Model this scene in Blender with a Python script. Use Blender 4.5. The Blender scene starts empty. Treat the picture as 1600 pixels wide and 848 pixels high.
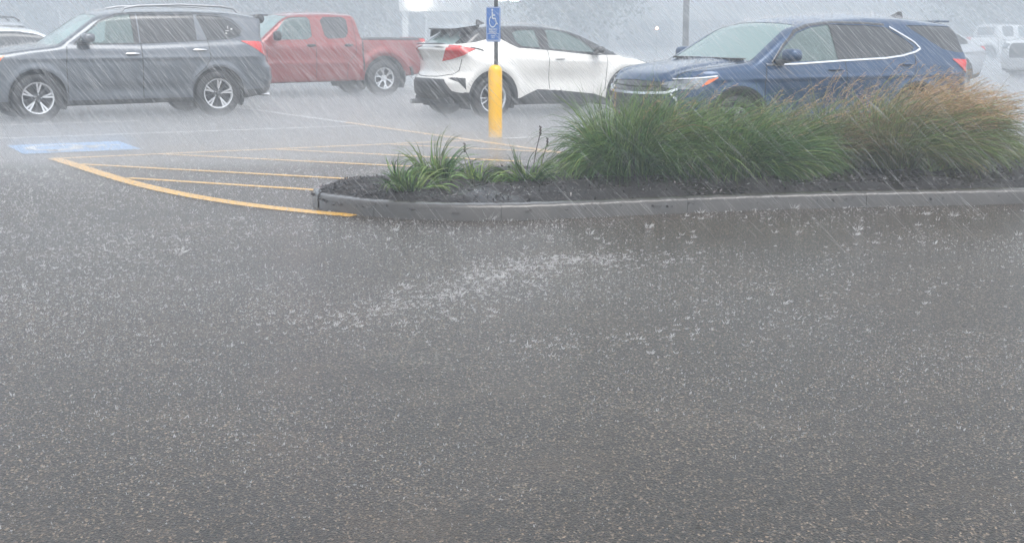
import bpy, bmesh, math, random
import numpy as np
from math import radians as R, sin, cos, pi
random.seed(7); rng = np.random.default_rng(7)
S = bpy.context.scene
COL = S.collection
# ---------------------------------------------------------------- camera
CAM_H, F_PX, HZ = 1.5, 2150.0, 39.0          # height (m), focal length in pixels of a 1600 px wide frame, horizon row
PITCH = math.atan((424 - HZ) / F_PX)
cam_d = bpy.data.cameras.new("camera"); cam = bpy.data.objects.new("camera", cam_d); COL.objects.link(cam)
cam.location = (0, 0, CAM_H); cam.rotation_euler = (pi/2 - PITCH, 0, 0)
cam_d.sensor_width = 36; cam_d.lens = 36 * F_PX / 1600; cam_d.clip_end = 3000
cam_d.dof.use_dof = False
S.camera = cam
# ---------------------------------------------------------------- light
SUN_EL, SUN_AZ = 62, 150
w = bpy.data.worlds.new("World"); S.world = w; w.use_nodes = True
nt = w.node_tree; nt.nodes.clear()
out = nt.nodes.new("ShaderNodeOutputWorld"); bg = nt.nodes.new("ShaderNodeBackground")
sky = nt.nodes.new("ShaderNodeTexSky"); sky.sky_type = 'NISHITA'; sky.sun_disc = False
sky.sun_elevation = R(SUN_EL); sky.sun_rotation = R(SUN_AZ); sky.dust_density = 1.5; sky.air_density = 1.0; sky.ozone_density = 1
hs = nt.nodes.new("ShaderNodeHueSaturation"); hs.inputs['Saturation'].default_value = 0.22   # cloud cover greys the blue
nt.links.new(sky.outputs[0], hs.inputs['Color']); nt.links.new(hs.outputs[0], bg.inputs[0]); nt.links.new(bg.outputs[0], out.inputs[0])
bg.inputs[1].default_value = 0.10
sl = bpy.data.lights.new("sun", 'SUN'); sun = bpy.data.objects.new("sun", sl); COL.objects.link(sun)
sl.energy = 0.7; sl.angle = R(40); sl.color = (1, .98, .95)
sun.rotation_euler = (R(90 - SUN_EL), 0, R(180 - SUN_AZ))
S.view_settings.view_transform = 'Standard'; S.view_settings.look = 'None'; S.view_settings.gamma = 1
S.view_settings.use_curve_mapping = False; S.view_settings.exposure = 1.72
cy = S.cycles
cy.use_denoising = True; cy.max_bounces = 8; cy.diffuse_bounces = 2; cy.glossy_bounces = 3; cy.transmission_bounces = 4
cy.volume_bounces = 3; cy.transparent_max_bounces = 16; cy.caustics_reflective = False; cy.caustics_refractive = False
cy.sample_clamp_indirect = 4; cy.use_adaptive_sampling = False

# ---------------------------------------------------------------- helpers
def newmat(name):
    m = bpy.data.materials.new(name); m.use_nodes = True
    return m, m.node_tree, m.node_tree.nodes["Principled BSDF"]
def pm(name, col, rough=.5, metal=0., coat=0., spec=.5, bump=0., bscale=60., emit=None, estr=0., trans=0., var=0., vscale=4.):
    m, t, b = newmat(name)
    b.inputs['Base Color'].default_value = (*col, 1); b.inputs['Roughness'].default_value = rough
    b.inputs['Metallic'].default_value = metal; b.inputs['Coat Weight'].default_value = coat
    b.inputs['Coat Roughness'].default_value = .08
    b.inputs['Specular IOR Level'].default_value = spec; b.inputs['Transmission Weight'].default_value = trans
    if emit: b.inputs['Emission Color'].default_value = (*emit, 1); b.inputs['Emission Strength'].default_value = estr
    tc = t.nodes.new("ShaderNodeTexCoord")
    if var > 0:
        n = t.nodes.new("ShaderNodeTexNoise"); n.inputs['Scale'].default_value = vscale; n.inputs['Detail'].default_value = 5
        t.links.new(tc.outputs['Object'], n.inputs['Vector'])
        r = t.nodes.new("ShaderNodeMapRange"); r.inputs[1].default_value = .3; r.inputs[2].default_value = .7
        r.inputs[3].default_value = 1 - var; r.inputs[4].default_value = 1 + var
        mx = t.nodes.new("ShaderNodeMix"); mx.data_type = 'RGBA'; mx.blend_type = 'MULTIPLY'; mx.inputs[0].default_value = 1
        mx.inputs[6].default_value = (*col, 1)
        t.links.new(n.outputs[0], r.inputs[0]); t.links.new(r.outputs[0], mx.inputs[7]); t.links.new(mx.outputs[2], b.inputs['Base Color'])
    if bump > 0:
        n = t.nodes.new("ShaderNodeTexNoise"); n.inputs['Scale'].default_value = bscale; n.inputs['Detail'].default_value = 3
        t.links.new(tc.outputs['Object'], n.inputs['Vector'])
        bp = t.nodes.new("ShaderNodeBump"); bp.inputs['Strength'].default_value = bump; bp.inputs['Distance'].default_value = .01
        t.links.new(n.outputs[0], bp.inputs['Height']); t.links.new(bp.outputs[0], b.inputs['Normal'])
        if coat: t.links.new(bp.outputs[0], b.inputs['Coat Normal'])
    return m
def glassmat(name, tint, sheen_mix):
    """thin tinted pane: part see-through, part glossy, part teal painted as reflected haze"""
    m, t, b = newmat(name)
    t.nodes.remove(b); o = t.nodes['Material Output']
    tr = t.nodes.new("ShaderNodeBsdfTransparent"); tr.inputs[0].default_value = (*tint, 1)
    gl = t.nodes.new("ShaderNodeBsdfGlossy"); gl.inputs['Roughness'].default_value = .12; gl.inputs[0].default_value = (1, 1, 1, 1)
    df = t.nodes.new("ShaderNodeBsdfDiffuse"); df.inputs[0].default_value = (.40, .56, .55, 1)  # pale teal painted in for bright haze reflected by the wet glass
    m1 = t.nodes.new("ShaderNodeMixShader"); m1.inputs[0].default_value = sheen_mix
    t.links.new(tr.outputs[0], m1.inputs[1]); t.links.new(df.outputs[0], m1.inputs[2])
    fr = t.nodes.new("ShaderNodeFresnel"); fr.inputs[0].default_value = 1.6
    m2 = t.nodes.new("ShaderNodeMixShader")
    n = t.nodes.new("ShaderNodeTexNoise"); n.inputs['Scale'].default_value = 40
    bp = t.nodes.new("ShaderNodeBump"); bp.inputs['Strength'].default_value = .12; bp.inputs['Distance'].default_value = .01
    tc = t.nodes.new("ShaderNodeTexCoord"); t.links.new(tc.outputs['Object'], n.inputs['Vector'])
    t.links.new(n.outputs[0], bp.inputs['Height']); t.links.new(bp.outputs[0], gl.inputs['Normal'])
    t.links.new(fr.outputs[0], m2.inputs[0]); t.links.new(m1.outputs[0], m2.inputs[1]); t.links.new(gl.outputs[0], m2.inputs[2])
    t.links.new(m2.outputs[0], o.inputs[0])
    return m

def link(o, parent=None):
    COL.objects.link(o)
    if parent is not None: o.parent = parent
    return o
def mesh_np(name, V, F, mats, parent=None, smooth=True, matidx=None):
    """V (n,3), F (m,4) quads or (m,3) tris as numpy -> ONE mesh object"""
    V = np.asarray(V, dtype=np.float32); F = np.asarray(F, dtype=np.int32)
    me = bpy.data.meshes.new(name); k = F.shape[1]
    me.vertices.add(len(V)); me.vertices.foreach_set("co", V.ravel())
    me.loops.add(F.size); me.loops.foreach_set("vertex_index", F.ravel())
    me.polygons.add(len(F)); me.polygons.foreach_set("loop_start", np.arange(0, F.size, k, dtype=np.int32))
    me.polygons.foreach_set("loop_total", np.full(len(F), k, dtype=np.int32))
    if not isinstance(mats, (list, tuple)): mats = [mats]
    for m in mats: me.materials.append(m)
    if matidx is not None: me.polygons.foreach_set("material_index", np.asarray(matidx, dtype=np.int32))
    me.update(calc_edges=True); me.validate()
    if smooth: me.polygons.foreach_set("use_smooth", np.ones(len(me.polygons), dtype=bool))
    return link(bpy.data.objects.new(name, me), parent)
class MB:
    """collects shapes, builds ONE mesh"""
    def __init__(s): s.v = []; s.f = []; s.m = []
    def add(s, V, F, mi=0):
        o = len(s.v); s.v += [tuple(map(float, v)) for v in V]; s.f += [tuple(o + i for i in f) for f in F]; s.m += [mi] * len(F); return s
    def box(s, c, d, mi=0, rz=0., b=0.):
        x, y, z = d[0]/2, d[1]/2, d[2]/2
        bm = bmesh.new(); bmesh.ops.create_cube(bm, size=1)
        for v in bm.verts: v.co = (v.co.x*d[0], v.co.y*d[1], v.co.z*d[2])
        if b > 0: bmesh.ops.bevel(bm, geom=bm.edges[:], offset=b, segments=3, profile=.6, affect='EDGES')
        bm.verts.index_update(); cr, sr = cos(rz), sin(rz)
        s.add([(c[0]+v.co.x*cr-v.co.y*sr, c[1]+v.co.x*sr+v.co.y*cr, c[2]+v.co.z) for v in bm.verts], [[v.index for v in f.verts] for f in bm.faces], mi)
        bm.free(); return s
    def tube(s, pts, rad, n=8, mi=0, cap=True):
        pts = [np.array(p, float) for p in pts]; V = []; F = []
        for i, p in enumerate(pts):
            t = pts[min(i+1, len(pts)-1)] - pts[max(i-1, 0)]; t /= np.linalg.norm(t)
            a = np.cross(t, [0, 0, 1] if abs(t[2]) < .9 else [1, 0, 0]); a /= np.linalg.norm(a); b = np.cross(t, a)
            r = rad[i] if isinstance(rad, (list, tuple)) else rad
            for k in range(n):
                q = 2*pi*k/n; V.append(p + r*(cos(q)*a + sin(q)*b))
        for i in range(len(pts)-1):
            for k in range(n): F.append((i*n+k, i*n+(k+1) % n, (i+1)*n+(k+1) % n, (i+1)*n+k))
        if cap: F.append(tuple(range(n))); F.append(tuple((len(pts)-1)*n + k for k in range(n))[::-1])
        return s.add(V, F, mi)
    def lathe(s, prof, n=32, axis='z', c=(0, 0, 0), mi=0):
        V = []; F = []
        for (r, h) in prof:
            for k in range(n):
                q = 2*pi*k/n
                p = (r*cos(q), r*sin(q), h) if axis == 'z' else (r*cos(q), h, r*sin(q))
                V.append((p[0]+c[0], p[1]+c[1], p[2]+c[2]))
        for i in range(len(prof)-1):
            for k in range(n): F.append((i*n+k, i*n+(k+1) % n, (i+1)*n+(k+1) % n, (i+1)*n+k))
        return s.add(V, F, mi)
    def blob(s, c, d, p=2.6, n=14, mi=0):
        V = []; F = []
        sg = lambda v: math.copysign(abs(v)**(2/p), v)
        for i in range(n+1):
            a = -pi/2 + pi*i/n
            for k in range(2*n):
                q = pi*k/n
                V.append((c[0]+d[0]/2*sg(cos(a))*sg(cos(q)), c[1]+d[1]/2*sg(cos(a))*sg(sin(q)), c[2]+d[2]/2*sg(sin(a))))
        for i in range(n):
            for k in range(2*n): F.append((i*2*n+k, i*2*n+(k+1) % (2*n), (i+1)*2*n+(k+1) % (2*n), (i+1)*2*n+k))
        return s.add(V, F, mi)
    def build(s, name, mats, parent=None, smooth=True):
        me = bpy.data.meshes.new(name); me.from_pydata(s.v, [], s.f)
        if not isinstance(mats, (list, tuple)): mats = [mats]
        for m in mats: me.materials.append(m)
        me.polygons.foreach_set("material_index", s.m)
        if smooth:
            me.polygons.foreach_set("use_smooth", [True]*len(me.polygons))
            bm = bmesh.new(); bm.from_mesh(me)
            for e in bm.edges:
                if len(e.link_faces) == 2 and e.calc_face_angle(0) > .7: e.smooth = False
            bmesh.ops.recalc_face_normals(bm, faces=bm.faces[:]); bm.to_mesh(me); bm.free()
        return link(bpy.data.objects.new(name, me), parent)
def tag(o, label=None, cat=None, group=None, kind=None):
    if label: o['label'] = label
    if cat: o['category'] = cat
    if group: o['group'] = group
    if kind: o['kind'] = kind
    return o
def empty(name, loc, rz, label, cat, group=None):
    o = bpy.data.objects.new(name, None); link(o); o.location = loc; o.rotation_euler = (0, 0, rz); o.empty_display_size = .3
    return tag(o, label, cat, group)
def gz(y):                       # the lot falls away gently beyond 35 m
    t = min(1, max(0, (y - 35) / 35)); return -0.2*t*t*(3 - 2*t)
def onground(px, py, z=0.):      # a point of the photograph's ground in metres
    d = np.array([px - 800, F_PX*cos(PITCH) + (424-py)*sin(PITCH), -F_PX*sin(PITCH) + (424-py)*cos(PITCH)])
    t = (z - CAM_H)/d[2]; return (d[0]*t, d[1]*t)

# ---------------------------------------------------------------- materials
def asphalt():
    m, t, b = newmat("wet_asphalt"); N = t.nodes.new; L = t.links.new
    tc = N("ShaderNodeTexCoord")
    def noise(sc, det=4, rough=.6, vec=None):
        n = N("ShaderNodeTexNoise"); n.inputs['Scale'].default_value = sc; n.inputs['Detail'].default_value = det; n.inputs['Roughness'].default_value = rough
        L(vec or tc.outputs['Object'], n.inputs['Vector']); return n
    def rng_(src, a, b_, c, d):
        r = N("ShaderNodeMapRange"); r.inputs[1].default_value = a; r.inputs[2].default_value = b_; r.inputs[3].default_value = c; r.inputs[4].default_value = d; L(src, r.inputs[0]); return r
    vor = N("ShaderNodeTexVoronoi"); vor.inputs['Scale'].default_value = 150; L(tc.outputs['Object'], vor.inputs['Vector'])
    cr = N("ShaderNodeValToRGB"); e = cr.color_ramp.elements
    e[0].position = 0; e[0].color = (.006, .005, .004, 1); e[1].position = 1; e[1].color = (.17, .128, .09, 1)
    x = cr.color_ramp.elements.new(.6); x.color = (.020, .015, .0105, 1); x = cr.color_ramp.elements.new(.88); x.color = (.060, .047, .035, 1)
    sp = N("ShaderNodeSeparateColor"); L(vor.outputs['Color'], sp.inputs[0]); L(sp.outputs[0], cr.inputs[0])
    big = noise(.55, 5); dirt = noise(1.7, 6)
    mx = N("ShaderNodeMix"); mx.data_type = 'RGBA'; mx.blend_type = 'MULTIPLY'; mx.inputs[0].default_value = 1
    gm = N("ShaderNodeMapping"); gm.inputs['Scale'].default_value = (1, .62, 1); L(tc.outputs['Object'], gm.inputs[0]); L(gm.outputs[0], vor.inputs['Vector'])
    gn = noise(105, 3, .75, gm.outputs[0]); gx = N("ShaderNodeMix"); gx.data_type = 'RGBA'; gx.blend_type = 'MULTIPLY'; gx.inputs[0].default_value = 1
    gr = N("ShaderNodeMapRange"); gr.inputs[1].default_value = .38; gr.inputs[2].default_value = .68; gr.inputs[3].default_value = .08; gr.inputs[4].default_value = 3.1; L(gn.outputs[0], gr.inputs[0])
    L(cr.outputs[0], gx.inputs[6]); L(gr.outputs[0], gx.inputs[7]); L(gx.outputs[2], mx.inputs[6]); L(rng_(big.outputs[0], .3, .7, .75, 1.3).outputs[0], mx.inputs[7])
    brown = N("ShaderNodeMix"); brown.data_type = 'RGBA'; brown.inputs[7].default_value = (.075, .054, .036, 1)
    L(rng_(dirt.outputs[0], .52, .78, 0, .55).outputs[0], brown.inputs[0]); L(mx.outputs[2], brown.inputs[6])
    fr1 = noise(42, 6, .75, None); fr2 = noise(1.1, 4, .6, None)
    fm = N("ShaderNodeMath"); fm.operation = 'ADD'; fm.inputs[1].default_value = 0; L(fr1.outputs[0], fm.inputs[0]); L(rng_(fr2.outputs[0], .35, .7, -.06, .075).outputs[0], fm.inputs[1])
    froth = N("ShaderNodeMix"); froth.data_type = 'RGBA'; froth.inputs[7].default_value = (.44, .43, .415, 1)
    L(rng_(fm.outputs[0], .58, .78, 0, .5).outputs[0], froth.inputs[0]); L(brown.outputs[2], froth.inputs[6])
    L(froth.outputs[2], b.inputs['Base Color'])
    # sheet of running water: roughness broken by drop impacts
    wv = N("ShaderNodeMapping"); wv.inputs['Scale'].default_value = (1, 2.00, 1); wv.inputs['Rotation'].default_value = (0, 0, R(20)); L(tc.outputs['Object'], wv.inputs[0])
    r1 = noise(38, 3, .7, wv.outputs[0]); r2 = noise(9, 4, .7, wv.outputs[0]); v2 = N("ShaderNodeTexVoronoi"); v2.inputs['Scale'].default_value = 26; L(wv.outputs[0], v2.inputs['Vector'])
    ad = N("ShaderNodeMath"); ad.operation = 'ADD'; L(r1.outputs[0], ad.inputs[0])
    ml = N("ShaderNodeMath"); ml.operation = 'MULTIPLY'; ml.inputs[1].default_value = .8; L(r2.outputs[0], ml.inputs[0]); L(ml.outputs[0], ad.inputs[1])
    ad2 = N("ShaderNodeMath"); ad2.operation = 'ADD'; L(ad.outputs[0], ad2.inputs[0])
    ml2 = N("ShaderNodeMath"); ml2.operation = 'MULTIPLY'; ml2.inputs[1].default_value = .5; L(v2.outputs['Distance'], ml2.inputs[0]); L(ml2.outputs[0], ad2.inputs[1])
    vr = N("ShaderNodeTexVoronoi"); vr.inputs['Scale'].default_value = 11; L(tc.outputs['Object'], vr.inputs['Vector'])
    sn = N("ShaderNodeMath"); sn.operation = 'MULTIPLY'; sn.inputs[1].default_value = 55; L(vr.outputs['Distance'], sn.inputs[0]); s2 = N("ShaderNodeMath"); s2.operation = 'SINE'; L(sn.outputs[0], s2.inputs[0])
    fa = rng_(vr.outputs['Distance'], .05, .42, .28, 0); s3 = N("ShaderNodeMath"); s3.operation = 'MULTIPLY'; L(s2.outputs[0], s3.inputs[0]); L(fa.outputs[0], s3.inputs[1])
    ad3 = N("ShaderNodeMath"); ad3.operation = 'ADD'; L(ad2.outputs[0], ad3.inputs[0]); L(s3.outputs[0], ad3.inputs[1])
    bp = N("ShaderNodeBump"); bp.inputs['Strength'].default_value = .36; bp.inputs['Distance'].default_value = .009; L(ad3.outputs[0], bp.inputs['Height'])
    bp2 = N("ShaderNodeBump"); bp2.inputs['Strength'].default_value = .9; bp2.inputs['Distance'].default_value = .006; L(vor.outputs['Distance'], bp2.inputs['Height']); L(bp.outputs[0], bp2.inputs['Normal'])
    L(bp2.outputs[0], b.inputs['Normal']); L(bp.outputs[0], b.inputs['Coat Normal'])
    b.inputs['Roughness'].default_value = .45; b.inputs['Specular IOR Level'].default_value = .15
    b.inputs['Coat Weight'].default_value = .72; b.inputs['Coat IOR'].default_value = 1.33; b.inputs['Coat Tint'].default_value = (1, .97, .93, 1)
    L(rng_(big.outputs[0], .3, .7, .05, .16).outputs[0], b.inputs['Coat Roughness'])
    return m
def paintmat(name, col, wear=.35):
    m, t, b = newmat(name); N = t.nodes.new; L = t.links.new
    tc = N("ShaderNodeTexCoord"); n = N("ShaderNodeTexNoise"); n.inputs['Scale'].default_value = 22; n.inputs['Detail'].default_value = 6; n.inputs['Roughness'].default_value = .7
    L(tc.outputs['Object'], n.inputs['Vector']); r = N("ShaderNodeMapRange"); r.inputs[1].default_value = .47; r.inputs[2].default_value = .68; r.inputs[3].default_value = 0; r.inputs[4].default_value = min(.95, wear*2)
    L(n.outputs[0], r.inputs[0]); mx = N("ShaderNodeMix"); mx.data_type = 'RGBA'; mx.inputs[6].default_value = (*col, 1); mx.inputs[7].default_value = (.045, .045, .043, 1)
    L(r.outputs[0], mx.inputs[0]); L(mx.outputs[2], b.inputs['Base Color']); b.inputs['Roughness'].default_value = .45
    bp = N("ShaderNodeBump"); bp.inputs['Strength'].default_value = .6; bp.inputs['Distance'].default_value = .01; L(n.outputs[0], bp.inputs['Height']); L(bp.outputs[0], b.inputs['Normal'])
    b.inputs['Coat Weight'].default_value = 1; b.inputs['Coat Roughness'].default_value = .25; b.inputs['Coat IOR'].default_value = 1.33; L(bp.outputs[0], b.inputs['Coat Normal'])
    return m
M = {}
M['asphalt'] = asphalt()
M['yellow_line'] = paintmat('yellow_line_paint', (.85, .45, .025), .5)
M['white_line'] = paintmat('white_line_paint', (.7, .7, .68), .3)
M['blue_paint'] = paintmat('blue_ground_paint', (.09, .33, .68), .3)
M['tyre'] = pm('tyre_rubber', (.018, .018, .019), .55, bump=.2, bscale=120)
M['dark'] = pm('dark_cavity', (.012, .012, .013), .8)
M['trim'] = pm('black_plastic', (.03, .031, .033), .42, bump=.1, bscale=200)
M['gloss'] = pm('gloss_black', (.015, .015, .017), .18, coat=1)
M['chrome'] = pm('chrome', (.82, .83, .85), .14, metal=1)
M['alloy'] = pm('machined_alloy', (.75, .76, .78), .25, metal=.75)
M['alloy_dark'] = pm('dark_alloy', (.06, .062, .066), .35, metal=.5)
M['lining'] = pm('cabin_lining', (.035, .036, .04), .8)
M['seat'] = pm('seat_fabric', (.04, .042, .046), .85)
M['red_lens'] = pm('red_lens', (.62, .015, .012), .15, coat=1, bump=.15, bscale=40)
M['amber'] = pm('amber_lens', (.85, .16, .02), .2, coat=1)
M['clear'] = pm('clear_lens', (.22, .24, .26), .12, metal=.5, coat=1, bump=.8, bscale=14, var=.6, vscale=16)
M['glass'] = glassmat('window_glass', (.72, .84, .82), .26)
M['ws_glass'] = glassmat('windshield_glass', (.7, .86, .82), .5)
M['privacy'] = pm('privacy_glass', (.02, .023, .026), .14, coat=1, bump=.12, bscale=40)
def carpaint(name, col, metal=.35, rough=.32):
    return pm(name, col, rough, metal=metal, coat=1, bump=.06, bscale=90)

# ---------------------------------------------------------------- vehicles: a smooth implicit solid, meshed and cut into panels
def smin(a, b, k):
    h = np.maximum(k - np.abs(a - b), 0)/k; return np.minimum(a, b) - h*h*k*.25
def prof(pts, blur=.05):
    xs = np.array([p[0] for p in pts]); zs = np.array([p[1] for p in pts]); o = np.argsort(xs); xs, zs = xs[o], zs[o]
    g = np.arange(xs[0]-1, xs[-1]+1, .01); v = np.interp(g, xs, zs)
    if blur > 0:
        k = np.exp(-.5*(np.arange(-30, 31)*.01/blur)**2); k /= k.sum(); v = np.convolve(np.pad(v, 30, mode='edge'), k, 'valid')
    d = np.gradient(v, .01)
    return (lambda x: np.interp(x, g, v)), (lambda x: np.interp(x, g, d))
class Solid:
    def __init__(s, sp):
        s.sp = sp
        s.T1, s.dT1 = prof(sp['T1'], sp.get('bl1', .06)); s.T2, s.dT2 = prof(sp['T2'], .05)
        s.hw, _ = prof(sp['hw'], .03); s.hw2, _ = prof(sp['hw2'], .02); s.xf, _ = prof(sp['xf'], .04); s.xr, _ = prof(sp['xr'], .025)
        s.zb, _ = prof(sp['zb'], .03); s.plan, _ = prof(sp['plan'], .15)
    def __call__(s, x, y, z):
        sp = s.sp; ay = np.abs(y)
        b = 0
        for (bx, bz, sx, sz, am) in sp.get('bulge', []): b = b + am*np.exp(-((x-bx)/sx)**2 - ((z-bz)/sz)**2)
        for (bx, bz, r, wd, am) in sp.get('ring', []):
            q = np.hypot(x-bx, z-bz) - r; b = b + am*np.exp(-(q/wd)**2)*(z > .15)
        W = s.hw(z) + s.plan(x) + b
        f = (s.T1(x) - sp.get('crown', .05)*(ay/sp['W'])**2 - z)/np.sqrt(1 + s.dT1(x)**2)
        if 'hoodcrease' in sp: f = f - sp['hoodcrease']*np.exp(-((ay-.5)/.06)**2)*(x > sp['cowl'])*.5
        f = smin(f, W - ay, sp.get('k1', .09))
        fr = (s.xf(z) - sp.get('cf', .22)*ay**2 - sp.get('cf4', .22)*ay**4 - x)
        f = smin(f, fr, .10)
        rr = x - s.xr(z) - sp.get('cr', .12)*ay**2 - sp.get('cr4', .1)*ay**4
        f = smin(f, rr, sp.get('kr', .07))
        f = smin(f, z - s.zb(x), .05)
        g = (s.T2(x) - sp.get('crown2', .05)*(ay/.6)**2 - z)/np.sqrt(1 + s.dT2(x)**2)
        g = smin(g, s.hw2(z) + s.plan(x)*.8 - ay, .09)
        (xa, za), (xb, zb) = sp['ws']; n = np.array([zb - za, xa - xb]); n = n/np.hypot(*n)
        g = smin(g, -((x - xa)*n[0] + (z - za)*n[1]) - sp.get('cws', .16)*ay**2*n[0], .06)
        (xa, za), (xb, zb) = sp['rg']; n = np.array([zb - za, xa - xb]); n = n/np.hypot(*n)      # from top to bottom
        g = smin(g, -((x - xa)*n[0] + (z - za)*n[1]) - sp.get('crg', .12)*ay**2, .05)
        g = np.minimum(g, z - s.T1(x) + .15)
        if 'bed' not in sp: g = smin(g, rr, .04)
        f = -smin(-f, -g, .03)
        for (x0, x1, yh, z0) in sp.get('cavity', []):
            c = np.minimum(np.minimum(x - x0, x1 - x), np.minimum(yh - ay, z - z0)); f = np.minimum(f, -c)
        return f
    def grad(s, P, e=.004):
        x, y, z = P.T
        g = np.stack([s(x+e, y, z)-s(x-e, y, z), s(x, y+e, z)-s(x, y-e, z), s(x, y, z+e)-s(x, y, z-e)], 1)/(2*e)
        return g
    def project(s, P, it=3):
        for _ in range(it):
            g = s.grad(P); v = s(*P.T); P = P - (g*np.clip(v/np.maximum((g*g).sum(1), .05), -.03, .03)[:, None])
        return P
    def ysurf(s, x, z, side):
        lo = np.zeros_like(x); hi = np.full_like(x, 1.3)
        ok = s(x, lo, z) > 0
        for _ in range(18):
            mid = (lo+hi)/2; ins = s(x, mid, z) > 0; lo = np.where(ins, mid, lo); hi = np.where(ins, hi, mid)
        return np.where(ok, lo, 0)*side
def surface_nets(fn, lo, hi, h):
    ax = [np.arange(lo[i], hi[i]+h, h) for i in range(3)]
    X, Y, Z = np.meshgrid(*ax, indexing='ij'); v = fn(X, Y, Z).astype(np.float32); n = v.shape
    c = [v[i:n[0]-1+i, j:n[1]-1+j, k:n[2]-1+k] for i in (0, 1) for j in (0, 1) for k in (0, 1)]
    st = np.stack(c); inside = st > 0; cnt = inside.sum(0); act = (cnt > 0) & (cnt < 8)
    idx = -np.ones(act.shape, dtype=np.int64); I = np.argwhere(act); idx[tuple(I.T)] = np.arange(len(I))
    P = np.zeros((len(I), 3)); Wt = np.zeros(len(I)); sv = st[:, act]
    corners = [(i, j, k) for i in (0, 1) for j in (0, 1) for k in (0, 1)]
    for a in range(8):
        for b in range(a+1, 8):
            ca, cb = np.array(corners[a]), np.array(corners[b])
            if np.abs(ca-cb).sum() != 1: continue
            m = (sv[a] > 0) != (sv[b] > 0); t = np.zeros(len(I)); t[m] = sv[a][m]/(sv[a][m]-sv[b][m])
            P[m] += ca + (cb-ca)*t[m][:, None]; Wt[m] += 1
    P = (I + P/Wt[:, None])*h + np.array(lo)
    F = []
    ins = v > 0
    for d in range(3):
        e1, e2 = [(1, 2), (2, 0), (0, 1)][d]
        sl0 = [slice(None)]*3; sl1 = [slice(None)]*3; sl0[d] = slice(0, -1); sl1[d] = slice(1, None)
        a = ins[tuple(sl0)]; b = ins[tuple(sl1)]
        E = np.argwhere(a != b)
        E = E[(E[:, e1] > 0) & (E[:, e2] > 0) & (E[:, e1] < n[e1]-1) & (E[:, e2] < n[e2]-1)]
        def cell(o1, o2):
            q = E.copy(); q[:, e1] -= o1; q[:, e2] -= o2; return idx[tuple(q.T)]
        q = np.stack([cell(1, 1), cell(0, 1), cell(0, 0), cell(1, 0)], 1)
        flip = ~a[tuple(E.T)]; q[flip] = q[flip][:, ::-1]; F.append(q)
    F = np.concatenate(F); F = F[(F >= 0).all(1)]
    return P, F
def inpoly(a, b, poly):
    r = np.zeros(a.shape, bool); n = len(poly)
    for i in range(n):
        x1, y1 = poly[i]; x2, y2 = poly[(i+1) % n]
        if y1 == y2: continue
        c = ((y1 > b) != (y2 > b)) & (a < (x2-x1)*(b-y1)/(y2-y1) + x1); r ^= c
    return r
KINDS = {'side': ((1, 0, 0), (0, 0, 1)), 'front': ((0, 1, 0), (0, 0, 1)), 'rear': ((0, 1, 0), (0, 0, 1)), 'top': ((1, 0, 0), (0, 1, 0)),
         'cf': ((-1, 1, 0), (0, 0, 1)), 'cr': ((1, 1, 0), (0, 0, 1))}
def circle(cx, cz, r, n=40): return [(cx + r*cos(2*pi*i/n), cz + r*sin(2*pi*i/n)) for i in range(n)]
def rnd(poly, it=2):
    for _ in range(it):
        q = []
        for i in range(len(poly)):
            a = np.array(poly[i]); b = np.array(poly[(i+1) % len(poly)]); q += [tuple(a*.85+b*.15), tuple(a*.15+b*.85)]
        poly = q
    return poly
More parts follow.
